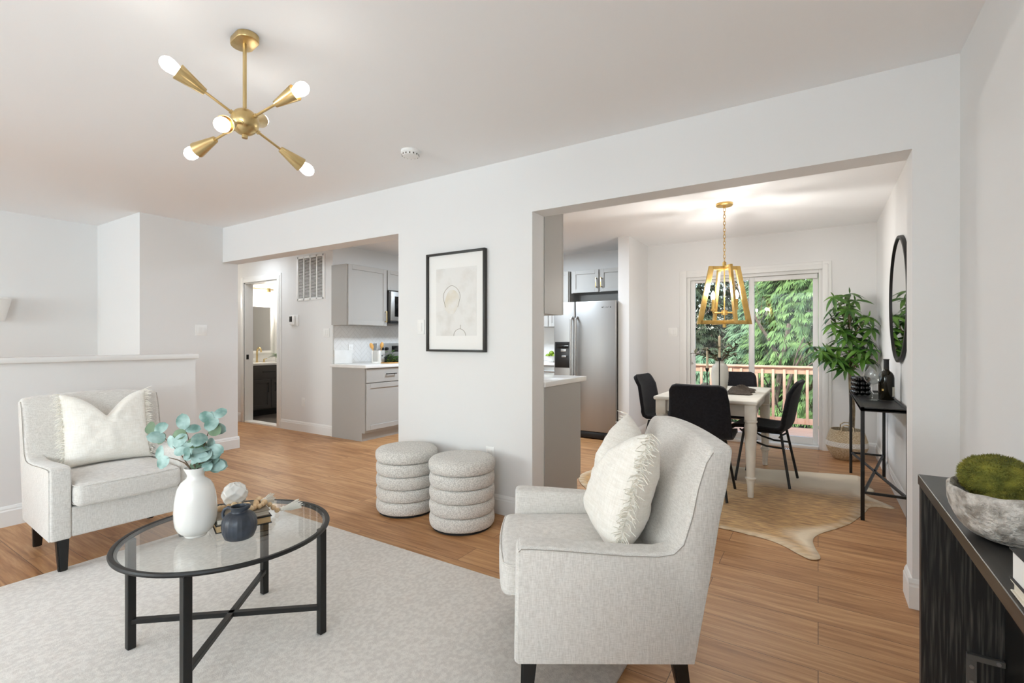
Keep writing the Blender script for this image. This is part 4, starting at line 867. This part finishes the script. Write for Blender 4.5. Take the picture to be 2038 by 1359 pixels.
t = thing('framed_print', 'dark-framed abstract print with a white mount on the wall', 'picture', (-2.249, 0, 1.487))
W2, H2 = .273, .367; b = B()
for a in ((-W2, -W2 + .016, -H2, H2), (W2 - .016, W2, -H2, H2), (-W2 + .016, W2 - .016, H2 - .016, H2), (-W2 + .016, W2 - .016, -H2, -H2 + .016)): b.box(a[0], a[1], -.034, -.001, a[2], a[3], .001)
b.build('picture_frame', M['frame'], t); B().box(-W2 + .014, W2 - .014, -.016, -.002, -H2 + .014, H2 - .014).build('mount', M['mat'], t)
o = B().box(-.185, .19, -.0175, -.015, -.25, .25).build('print', M['art'], t)
b = B(); pts = [(-.035 + .075 * math.cos(a) * (1 + .12 * math.sin(3 * a)), -.0185, .015 + .105 * math.sin(a)) for a in [rad(-30 + 240 * i / 30) for i in range(31)]]; b.tube(pts, .0011, 5)
b.tube([(.04 + .055 * math.cos(a), -.0185, -.25 + .05 * math.sin(a)) for a in [rad(180 * i / 16) for i in range(17)]], .0011, 5); b.tube([(.045, -.0185, -.2), (.05, -.0185, -.17)], .0009, 5); b.build('line_drawing', M['ink'], o)
b = B(); b.prism([(-.035 + .068 * math.cos(a) * (1 + .15 * math.sin(2 * a)), .0 + .09 * math.sin(a)) for a in [2 * PI * i / 24 for i in range(24)]], 1, -.0179, -.0174); b.build('wash', M['ochre'], o)

t = thing('smoke_detector', 'round white smoke detector on the ceiling', 'smoke detector', (-2.25, -.48, H)); B().lathe([(0, -.040), (.035, -.040), (.05, -.036), (.058, -.022), (.062, -.018), (.062, -.001), (0, -.001)], 36, capb=False).build('housing', M['plastic'], t); b = B()
for k in range(14): a = 2 * PI * k / 14; b.box(-.004, .004, -.0008, .0008, -.008, .002, 0, 1, Matrix.Translation((.0555 * math.cos(a), .0555 * math.sin(a), -.027)) @ Matrix.Rotation(a + PI / 2, 4, 'Z'))
b.build('grille', M['ventshade'], t)  # dark tabs coloured as the shade of the slots

# sputnik chandelier: right, up and toward-camera offsets of each arm
HX = Vector((-1.987, -1.707, 2.094)); vr = Vector((math.cos(rad(YAW)), math.sin(rad(YAW)), 0)); vf = Vector((-math.sin(rad(YAW)), math.cos(rad(YAW)), 0))
t = thing('sputnik_chandelier', 'brushed brass six-bulb sputnik chandelier on the living room ceiling', 'chandelier', HX)
zc = H - HX.z
b = B(); t2 = rrect(.140, .085, .042, 10); b.prism(t2, 2, zc - .026, zc - .0005, .003); b.build('canopy', M['brass'], t, rot=(0, 0, rad(YAW - 40)))
b = B().cyl((0, 0, .04), (0, 0, zc - .02), .0075, n=14); b.build('downrod', M['brass'], t)
B().sphere((0, 0, 0), .054, 36).cyl((0, 0, -.066), (0, 0, -.05), .011, n=16).build('hub', M['brass'], t, smooth=60)
arms = [s * Vector(a) for a in ((-.042, -.262, .126), (.266, .0857, .1044), (.175, -.1726, -.1165)) for s in (1, -1)]
for d in arms:
    d = d.normalized(); q_ = d.to_track_quat('Z', 'Y'); k = .158
    o = B().cyl((0, 0, .045), (0, 0, k + .005), .0052, n=10).cyl((0, 0, .047), (0, 0, .062), .009, n=12).build('arm', M['brass'], t); o.rotation_mode = 'QUATERNION'; o.rotation_quaternion = q_
    c = B().lathe([(0, k), (.013, k), (.014, k + .004), (.0315, k + .098), (.0315, k + .101), (.0295, k + .101), (.012, k + .01), (0, k + .012)], 28, capb=False).build('socket_cone', M['brass'], o, smooth=50)
    B().lathe([(.013, k + .075), (.015, k + .090), (.022, k + .108), (.0265, k + .126), (.0255, k + .142), (.018, k + .155), (.008, k + .161), (0, k + .162)], 24).build('bulb', M['glow'], c, smooth=60)
    l = bpy.data.lights.new('chandelier_bulb_light', 'POINT'); l.energy = .13; l.color = (1, .97, .93); l.shadow_soft_size = .03
    lo = bpy.data.objects.new('chandelier_bulb_light', l); COL.objects.link(lo); lo.parent = t; lo.location = d * (k + .215)

t = thing('wall_light', 'frosted white glass wall light over the stairwell', 'wall light', (-6.56, -1.548, 1.50))
B().lathe([(.052, -.115), (.098, .090), (.088, .108), (0, .112)], 32, (.10, 0, 0), capb=True).build('glass_shade', M['plastic'], t, smooth=40); B().cyl((0, 0, 0), (.02, 0, 0), .06, n=24).cyl((.01, 0, 0), (.06, 0, 0), .012, n=12).build('mount', M['plastic'], t)

# armchairs: local +X is the front, origin on the floor under the middle
def sarm(s): return .30 - s
def make_armchair(label, loc, rz, dz):
    o = thing('armchair', label, 'armchair', loc, rz, 'greige linen armchairs'); W = .33; AW = .085
    prof = [(-.0, .177), (.006, .535), (.016, .550), (.06, .549), (.153, .544), (.343, .529), (.455, .526), (.50, .535), (.528, .562), (.552, .641), (.574, .69), (.60, .60), (.595, .45), (.575, .309), (.552, .177)]
    for s in (-1, 1):
        y0, y1 = (W - AW, W) if s > 0 else (-W, -W + AW)
        B().prism([(sarm(a), z) for a, z in prof], 1, y0, y1, .012, 3).build('arm', M['linen'], o, smooth=50)
    def inner(z):   # depth of the front face of the back at height z
        pts = [(.175, .44), (.50, .48), (.562, .53), (.641, .552), (.736, .572), (.815, .596), (.872, .626)]
        for (za, a), (zb_, b_) in zip(pts, pts[1:]):
            if z <= zb_: return a + (b_ - a) * (z - za) / (zb_ - za)
        return pts[-1][1]
    def outer(z): return .572 + (z - .175) * .123 / .68
    def fb(v):
        k = (v.x + .5); z = v.z
        sN = outer(z) + (inner(z) - outer(z)) * k
        crown = .018 * (1 - (v.y / W) ** 2) * max(0, (z - .55) / .3); bul = -.022 * (1 - (v.y / W) ** 2) * math.sin(PI * max(0, min(1, (z - .45) / .42))) * k
        return Vector((sarm(sN + bul), v.y, z + crown))
    bb = B()
    t_ = B(); t_.rbox(-.065, .065, -W - .001, W + .001, .177, .862, .024, (3, 12, 14))
    for v in t_.bm.verts: v.co = fb(Vector((v.co.x / .13, v.co.y, v.co.z)))
    t_.build('backrest', M['linen'], o, smooth=60)
    B().rbox(sarm(.56), sarm(.008), -W + AW - .002, W - AW + .002, .180, .335, .012, (4, 4, 2)).build('seat_rail', M['linen'], o, smooth=50)
    def fc(v):
        k = (1 - (v.y / .243) ** 2) * (1 - ((v.x - .08) / .27) ** 2); return Vector((v.x + .014 * (1 - (v.y / .25) ** 2) * (1 if v.x > .2 else 0), v.y, v.z + (.018 * k if v.z > .40 else 0)))
    o2 = B().rbox(sarm(.50), sarm(-.042), -.242, .242, .336, .455, .032, (10, 10, 2), fc).build('seat_cushion', M['linen'], o, smooth=60)
    b = B()
    for z in (.447, .352): b.tube([(sarm(.46), -.238, z), (.298, -.240, z), (.322, -.234, z), (.338, -.215, z), (.349, -.10, z), (.353, 0, z), (.349, .10, z), (.338, .215, z), (.322, .234, z), (.298, .240, z), (sarm(.46), .238, z)], .0028, 6)
    b.build('piping', M['linen'], o2)
    # flat outside panels that run from arm to back in one piece, edged with a seam
    sp = [(.010, .181), (.014, .533), (.022, .541), (.06, .541), (.153, .536), (.343, .521), (.455, .518), (.502, .526), (.534, .556), (.560, .641), (.580, .736), (.604, .812), (.626, .846), (.684, .842), (.668, .736), (.647, .641), (.622, .483), (.590, .309), (.567, .181)]
    for s in (-1, 1):
        y0, y1 = (W - .004, W + .004) if s > 0 else (-W - .004, -W + .004)
        B().prism([(sarm(a), z) for a, z in sp], 1, y0, y1, .002, 2).build('side_panel', M['linen'], o, smooth=40)
        b = B(); b.tube([(sarm(a), s * (W + .0035), z) for a, z in sp[1:13]], .0016, 5); b.build('welt', M['linenseam'], o)
    for s, y, top in ((.05, -W + .055, True), (.05, W - .055, True), (.53, -W + .055, False), (.53, W - .055, False)):
        z0 = dz if True else 0; x = sarm(s); r = B(); tt = bmesh.new(); a, c = .026, .018; off = .012 if top else -.03
        q4 = [tt.verts.new((x + sx * c + off, y + sy * c, z0)) for sx, sy in ((-1, -1), (1, -1), (1, 1), (-1, 1))]; q5 = [tt.verts.new((x + sx * a, y + sy * a, .185)) for sx, sy in ((-1, -1), (1, -1), (1, 1), (-1, 1))]
        tt.faces.new(q4[::-1]); tt.faces.new(q5)
        for i in range(4): tt.faces.new([q4[i], q4[(i + 1) % 4], q5[(i + 1) % 4], q5[i]])
        bmesh.ops.bevel(tt, geom=[e_ for e_ in tt.edges if abs(e_.verts[0].co.z - e_.verts[1].co.z) > .05], offset=.006, segments=2, affect='EDGES'); r._merge(tt); r.build('leg', M['legblack'], o)
    return o
ca = make_armchair('greige linen armchair in front of the white half wall', (-3.552, -1.635, 0), rad(-3), .0125)
cb = make_armchair('greige linen armchair seen side-on by the dining opening', (-.731, -1.068, 0), math.atan2(-.531, -.848), .0125)

def make_pillow(name, label, w, h, T, seed, chop=.15):
    q = random.Random(seed); o = thing(name, label, 'pillow', (0, 0, 0), 0, 'fringed ivory pillows')
    """lies in the YZ plane, face towards +X, bottom edge at z=0"""
    def edge(u, v):   # outline: u across -1..1, v up -1..1
        y = u * w / 2 * (1 - .05 * (1 - v * v)) ; z = h / 2 + v * h / 2 * (1 - .05 * (1 - u * u))
        ch = math.exp(-(abs(u) / .42) ** 1.35) if True else 0
        z -= chop * ch * max(0, (v + .25) / 1.25) ** 1.6
        return y, z
    def f(s):
        def g(a, c):
            u, v = 2 * a - 1, 2 * c - 1; u = math.sin(u * PI / 2) * .55 + u * .45; v = math.sin(v * PI / 2) * .55 + v * .45
            y, z = edge(u, v); th = T * ((1 - u ** 4) ** .55) * ((1 - v ** 4) ** .55) if abs(u) < 1 and abs(v) < 1 else 0
            th *= .62 + .38 * (1 - abs(u)) + .18 * (1 - v) / 2
            crease = math.exp(-(abs(u) / .13) ** 2) * max(0, (v + .05) / 1.05) ** 1.2; th *= 1 - .55 * crease
            n = noise.fractal(Vector((u * 2.2 + seed, v * 2.2, s)), .9, 2, 3) * .012 * (1 - u ** 4) * (1 - v ** 4)
            return Vector((s * th / 2 + n, y, z))
        return g
    b = B(); b.grid(f(1), 40, 40); b.grid(f(-1), 40, 40); bmesh.ops.remove_doubles(b.bm, verts=b.bm.verts, dist=5e-4); b.build('cover', M['pillow'], o, smooth=80)
    for s in (-1, 1):
        b = B()
        for k in range(170):
            v = -1 + 2 * (k + q.random() * .8) / 170; y, z = edge(s, max(-1, min(1, v))); L = q.uniform(.028, .052); d = Vector((q.uniform(-.9, 1.5), s * .75, q.uniform(-.65, .3))).normalized(); p = Vector((q.uniform(-.004, .004), y - s * .004, z)); m_ = p + d * L * .55; e_ = m_ + (d + Vector((q.uniform(-.6, .6), 0, q.uniform(-.8, .2)))).normalized() * L * .5
            b.tube([p, m_, e_], .0019, 4, r1=.0011)
        b.build('fringe', M['fringe'], o, smooth=0)
    return o
p1 = make_pillow('throw_pillow', 'ivory fringed pillow on the armchair by the half wall', .42, .445, .16, 1)
p1.parent = None; p1.location = (-3.632, -1.62, .463); p1.rotation_euler = (0, rad(-15), rad(-5))
p2 = make_pillow('throw_pillow', 'ivory fringed pillow on the armchair by the dining opening', .46, .445, .222, 4)
p2.location = (-.677, -1.046, .466); p2.rotation_euler = (0, rad(-15), math.atan2(-.531, -.848) - rad(4))

# coffee table
CX, CY = -1.982, -1.772; ZT = .447
t = thing('coffee_table', 'round glass-topped coffee table with a black metal frame', 'table', (CX, CY, RZ))
zt = ZT - RZ
B().lathe([(0, zt - .009), (.356, zt - .009), (.3575, zt - .008), (.3575, zt - .001), (.356, zt), (0, zt)], 96, capb=False).build('glass_top', M['tableglass'], t, smooth=30)
B().lathe([(.358, zt - .012), (.366, zt - .015), (.373, zt - .012), (.375, zt - .005), (.372, zt + .001), (.366, zt + .002), (.3585, zt + .0005), (.3585, zt - .0095), (.347, zt - .0095), (.347, zt - .012), (.358, zt - .012)], 96, capb=False).build('rim', M['blackmetal'], t, smooth=40)
LG = [(-.262, -.234), (.243, -.263), (.276, .222), (-.222, .277)]
for x, y in LG: a = math.atan2(y, x); B().box(-.014, .014, -.014, .014, 0, zt - .0115, .002, 1, Matrix.Translation((x, y, 0)) @ Matrix.Rotation(0, 4, 'Z')).build('leg', M['blackmetal'], t)
for i, j, dz in ((0, 2, 0), (1, 3, -.0)): B().bar((*LG[i], .105 + dz), (*LG[j], .105 + dz), .022, .018).build('cross_bar', M['blackmetal'], t)

t = thing('bottle_vase', 'tall white glazed vase on the coffee table', 'vase', (-2.031, -1.872, ZT))
B().lathe([(0, .001), (.042, .001), (.045, .004), (.046, .010), (.060, .018), (.072, .030), (.081, .048), (.0855, .075), (.086, .10), (.0835, .138), (.0785, .17), (.071, .196), (.058, .216), (.044, .226), (.036, .232), (.0335, .240), (.035, .248), (.0465, .268), (.048, .274), (.0445, .274), (.031, .246), (.03, .236), (.05, .21), (.07, .13), (.05, .03), (0, .015)], 48, capb=False).build('body', M['ceramic'], t, smooth=50)
t.scale = (.84, .84, .965)
VB = Vector((-2.031, -1.872, ZT + .15))
t = thing('eucalyptus_sprays', 'eucalyptus sprays with round blue-green leaves in the white vase', 'foliage', VB)
q = random.Random(9); bs, bl, bd_ = B(), B(), B()
ends = [(-2.226, -1.926, .862), (-2.20, -1.91, .755), (-2.03, -1.80, .915), (-2.124, -1.862, .87), (-2.045, -1.81, .80), (-2.047, -1.812, .735), (-2.10, -1.79, .80), (-2.06, -1.87, .78)]
lv = {0: [(.75, 1), (1, 1), (.55, 0)], 1: [(.8, 0), (1, 0)], 2: [(.55, 1), (.65, 0), (.8, 1), (.92, 0), (1, 0), (1, 0)], 3: [(.7, 0), (.85, 1), (1, 0)], 4: [(.6, 0), (.75, 0), (.9, 0), (1, 0)], 5: [(.7, 1), (.85, 0), (1, 0), (1, 0)], 6: [(.5, 1), (.7, 0), (.9, 1), (1, 1)], 7: [(.6, 0), (.8, 0), (1, 0), (1, 0)]}
for i, e_ in enumerate(ends):
    E_ = Vector(e_) + Vector((.046, -.026, -.016)) - VB; neck = Vector((E_.x * .1, E_.y * .1, .10)); mid = neck.lerp(E_, .5) + Vector((0, 0, .02)); pts = [Vector((0, 0, .02)), neck, neck.lerp(mid, .5) + Vector((0, 0, .008)), mid, mid.lerp(E_, .5) + Vector((0, 0, .006)), E_]
    bs.tube(pts, .0028, 6, r1=.0012)
    for k, dark in lv[i]:
        kk = k * (len(pts) - 1); j = min(len(pts) - 2, int(kk)); p = pts[j].lerp(pts[j + 1], kk - j)
        for s in (0, 1):
            if s and q.random() < .25: continue
            sd = q.uniform(-1, 1); d = (vr * (sd + (.5 if s else -.5)) + Vector((0, 0, q.uniform(-.35, .6))) - vf * q.uniform(-.4, .7)).normalized(); nn = (-vf * .9 + Vector((q.uniform(-.5, .5), q.uniform(-.3, .3), .5))).normalized()
            L = q.uniform(.050, .068); (bd_ if dark and s == 0 else bl).leaf(p, d, nn, L, L * .78, .18, 8, True, .06)
bs.build('stem', M['estem'], t); bl.build('leaves', M['eleaf'], t, smooth=60); bd_.build('leaves', M['eleafd'], t, smooth=60, label='darker olive leaves')

t = thing('pitcher', 'small blue-black ribbed ceramic pitcher on the coffee table', 'pitcher', (-1.868, -1.793, ZT), rad(YAW))
B().lathe([(0, .001), (.050, .001), (.058, .006), (.068, .03), (.0715, .055), (.069, .078), (.060, .097), (.045, .108), (.034, .112), (.032, .118), (.034, .128), (.037, .136), (.033, .136), (.029, .12), (.03, .11), (.055, .095), (.064, .055), (.05, .01), (0, .008)], 72, capb=False,
          fn=lambda v, a: Vector((v.x * (1 + (.028 * (abs(math.sin(a * 12)) ** .5 - 1) if .008 < v.z < .1 else 0)) + (.012 if v.z > .126 else 0) * max(0, math.cos(a)) ** 3, v.y * (1 + (.028 * (abs(math.sin(a * 12)) ** .5 - 1) if .008 < v.z < .1 else 0)), v.z + (.006 if v.z > .13 else 0) * max(0, math.cos(a)) ** 3))).build('body', M['slate'], t, smooth=50)
B().tube([(-.031, 0, .124), (-.05, 0, .130), (-.066, 0, .122), (-.074, 0, .105), (-.072, 0, .088), (-.062, 0, .078)], .0065, 10).build('handle', M['slate'], t, smooth=60)

t.scale = (.86, .86, .89)
def book(name, label, loc, rz, L, Wd, Ht, cover, pages, group=None):
    """spine along local -X side"""
    o = thing(name, label, 'book', loc, rz, group); c = .003
    B().box(-Wd / 2 + .004, Wd / 2 - .004, -L / 2 + .004, L / 2 - .004, c, Ht - c).build('pages', pages, o)
    b = B().box(-Wd / 2, Wd / 2, -L / 2, L / 2, 0, c, .0006, 1).box(-Wd / 2, Wd / 2, -L / 2, L / 2, Ht - c, Ht, .0006, 1).box(-Wd / 2, -Wd / 2 + c, -L / 2, L / 2, 0, Ht, .0006, 1); b.build('cover', cover, o); return o
BKX, BKY, BRZ = -2.024, -1.702, rad(-20)
book('book', 'black-covered book with tan page edges under the bead garland', (BKX, BKY, ZT), BRZ, .200, .172, .030, M['blackcover'], M['kraft'], 'stacked books on the coffee table')
book('book', 'taupe cloth book topmost on the coffee table stack', (BKX - .004, BKY - .004, ZT + .0305), BRZ + rad(3), .192, .165, .022, M['greycover'], M['paper'], 'stacked books on the coffee table')
ZBk = ZT + .053
def orbfn(v):
    a = math.atan2(v.y, v.x); b_ = math.asin(max(-1, min(1, v.z))); k = abs(math.sin(a * 3 + b_ * 4.2)) * abs(math.sin(a * 3 - b_ * 4.2)); return .93 + .13 * (1 - k ** .45)
t = tag(B().sphere((0, 0, .050), .049, 64, fn=orbfn).build('carved_orb', M['ceramic'], loc=(-2.098, -1.688, ZBk - .003), smooth=70), 'white carved ceramic orb on the stacked books', 'ornament')
t = thing('bead_garland', 'natural wooden bead garland with cream tassels over the stacked books', 'garland', (BKX, BKY, ZBk))
q = random.Random(12)
path = [(x - BKX, y - BKY) for x, y in [(-2.066, -1.764), (-2.080, -1.740), (-2.072, -1.715), (-2.048, -1.700), (-2.045, -1.676), (-2.020, -1.672), (-1.996, -1.681), (-1.964, -1.715), (-1.952, -1.695), (-1.974, -1.660), (-2.008, -1.645), (-2.035, -1.632), (-2.045, -1.612), (-2.023, -1.607), (-1.985, -1.625), (-1.972, -1.646), (-1.955, -1.675)]]
def interp(P, s):
    out = [Vector((*P[0], 0))]; 
    for a, c in zip(P, P[1:]):
        a, c = Vector((*a, 0)), Vector((*c, 0))
        while (c - out[-1]).length > s: out.append(out[-1] + (c - out[-1]).normalized() * s)
    return out
rot = Matrix.Rotation(BRZ, 3, 'Z')
bpts = [p for p in interp(path, .0205)]
b = B()
for k, p in enumerate(bpts):
    rr = .0102 if k % 3 else .0128; zz = rr
    if p.x < -.081: zz = rr + 0
    b.sphere((p.x, p.y, zz), rr, 12)
b.build('beads', M['beadwood'], t, smooth=80, rot=(0, 0, 0))
b = B(); dn = [(-2.000 - BKX, -1.592 - BKY, -.008), (-2.002 - BKX, -1.575 - BKY, -.026), (-1.998 - BKX, -1.560 - BKY, -.0415)]
for p in dn: b.sphere(p, .0105, 12)
b.build('beads', M['beadwood'], t, smooth=80)
def tassel(p, d, L, spread):
    d = Vector(d).normalized(); p = Vector(p); b = B(); u = d.orthogonal().normalized(); w = d.cross(u)
    b.tube([p, p + d * .012, p + d * .022], .0085, 10); b.tube([p + d * .016 + (u * math.cos(a) + w * math.sin(a)) * .0095 for a in [2 * PI * i / 12 for i in range(12)]], .0022, 6, True)
    for k in range(90):
        a, r = q.random() * 6.28, math.sqrt(q.random()); o_ = (u * math.cos(a) + w * math.sin(a)); e_ = p + d * L * q.uniform(.85, 1.05) + o_ * r * spread; e_.z = max(e_.z, -ZBk + ZT + .0015); b.tube([p + d * .018 + o_ * r * .007, p + d * L * .55 + o_ * r * spread * .6, e_], .0013, 4)
    b.build('tassel', M['fringe'], t, smooth=0)
tassel((-1.996 - BKX, -1.548 - BKY, -.0405), (.10, 1.0, -.02), .088, .028); tassel((-2.012 - BKX, -1.618 - BKY, .012), (-.45, .85, -.10), .068, .022)

# black shelf unit with bowl and books
SX0, SX1, SY0, SY1, SZ = .290, .512, -2.60, -.647, .74
t = thing('media_shelf', 'black wood-grain open shelf unit along the wall in the corner nearest the camera', 'shelf unit', (SX0, SY1, 0))
D_ = SX1 - SX0; LN = SY1 - SY0
for y0, y1 in ((-1.046, 0), (-LN, -1.050)): B().box(0, D_, y0, y1, SZ - .034, SZ, .0015, 1).build('top_board', M['tvtop'], t)
for y0, y1 in ((-.034, 0), (-LN, -LN + .034)): B().box(.004, D_, y0, y1, 0, SZ - .034, .001, 1).build('end_panel', M['darkwood'], t)
B().box(D_ - .014, D_ - .004, -LN + .034, -.034, .02, SZ - .034).build('back_panel', M['legblack'], t)
o = B().box(.116, .143, -.038, -.034, .07, .185, .001, 1).build('bracket', M['steelgrey'], t); B().box(.116, D_ - .016, -.052, -.034, .172, .190, .001, 1).build('bracket_arm', M['steelgrey'], o)
b = B()
for z in (.095, .145): b.cyl((.1295, -.041, z), (.1295, -.038, z), .006, n=12)
b.cyl((.19, -.055, .181), (.19, -.052, .181), .006, n=12); b.build('screw', M['steel'], o)

BW = Vector((.384, -1.252, SZ + .001))
t = thing('stone_bowl', 'rough grey stone bowl of moss balls on the black shelf unit', 'bowl', BW)
def stonefn(v, a):
    n = noise.fractal(v * 16 + Vector((3, 1, 7)), .9, 2, 4); s = 1 + .035 * n; w = Vector((v.x * s * .95, v.y * s * .98, v.z + (.008 * noise.noise(Vector((math.cos(a) * 2.5, math.sin(a) * 2.5, 0))) if v.z > .09 else 0))); return w
pr = [(0, .001), (.05, .001)] + [(.05 + .078 * math.sin(PI / 2 * k / 14) ** .85, .001 + .108 * (1 - math.cos(PI / 2 * k / 14))) for k in range(1, 15)] + [(.127, .113), (.121, .117), (.114, .112)] + [(.112 - .012 * k, .105 - .010 * k) for k in range(8)] + [(0, .02)]
B().lathe(pr, 96, capb=False, fn=stonefn).build('bowl_body', M['stone'], t, smooth=60)
def moss(label, c, r, sc, seed, rot=(0, 0, 0)):
    q = random.Random(seed); o = thing('moss_ball', label, 'moss ball', BW + Vector(c), 0, 'moss balls in the stone bowl'); o.rotation_euler = rot
    B().sphere((0, 0, 0), r, 4, sc, ico=True, fn=lambda v: 1 + .05 * noise.noise(v * 4 + Vector((seed, 0, 0)))).build('core', M['moss'], o, smooth=80)
    b = B()
    for k in range(5200):
        z = q.uniform(-1, 1); a = q.random() * 6.283; w = math.sqrt(1 - z * z); n = Vector((w * math.cos(a), w * math.sin(a), z)); p = Vector((n.x * sc[0], n.y * sc[1], n.z * sc[2])) * r * (1 + .05 * noise.noise(n * 4 + Vector((seed, 0, 0)))); d = (n + Vector((q.uniform(-.7, .7), q.uniform(-.7, .7), q.uniform(-.7, .7)))).normalized(); s_ = d.orthogonal().normalized() * .0011
        b.bm.faces.new([b.bm.verts.new(p - s_ - n * .001), b.bm.verts.new(p + s_ - n * .001), b.bm.verts.new(p + d * q.uniform(.004, .0075))])
    b.build('pile', M['mosspile'], o, smooth=0)
moss('largest moss ball topping the stone bowl', (-.022, .030, .128), .066, (1.1, 1.0, .84), 1, (0, rad(10), 0)); moss('moss ball sunk low inside the stone bowl', (-.015, -.055, .092), .045, (1.15, .9, .62), 2); moss('moss ball half hidden beyond the rim of the stone bowl', (.062, -.048, .112), .042, (1, 1, .95), 3)
book('book', 'cream book at the bottom of the pile on the black shelf unit', (.372, -1.668, SZ + .001), rad(180), .20, .150, .022, M['paper'], M['paper'], 'books on the black shelf unit')
book('book', 'thick white-paged book with black cover on the shelf unit pile', (.374, -1.664, SZ + .0235), rad(182), .20, .150, .056, M['blackcover'], M['mat'], 'books on the black shelf unit')
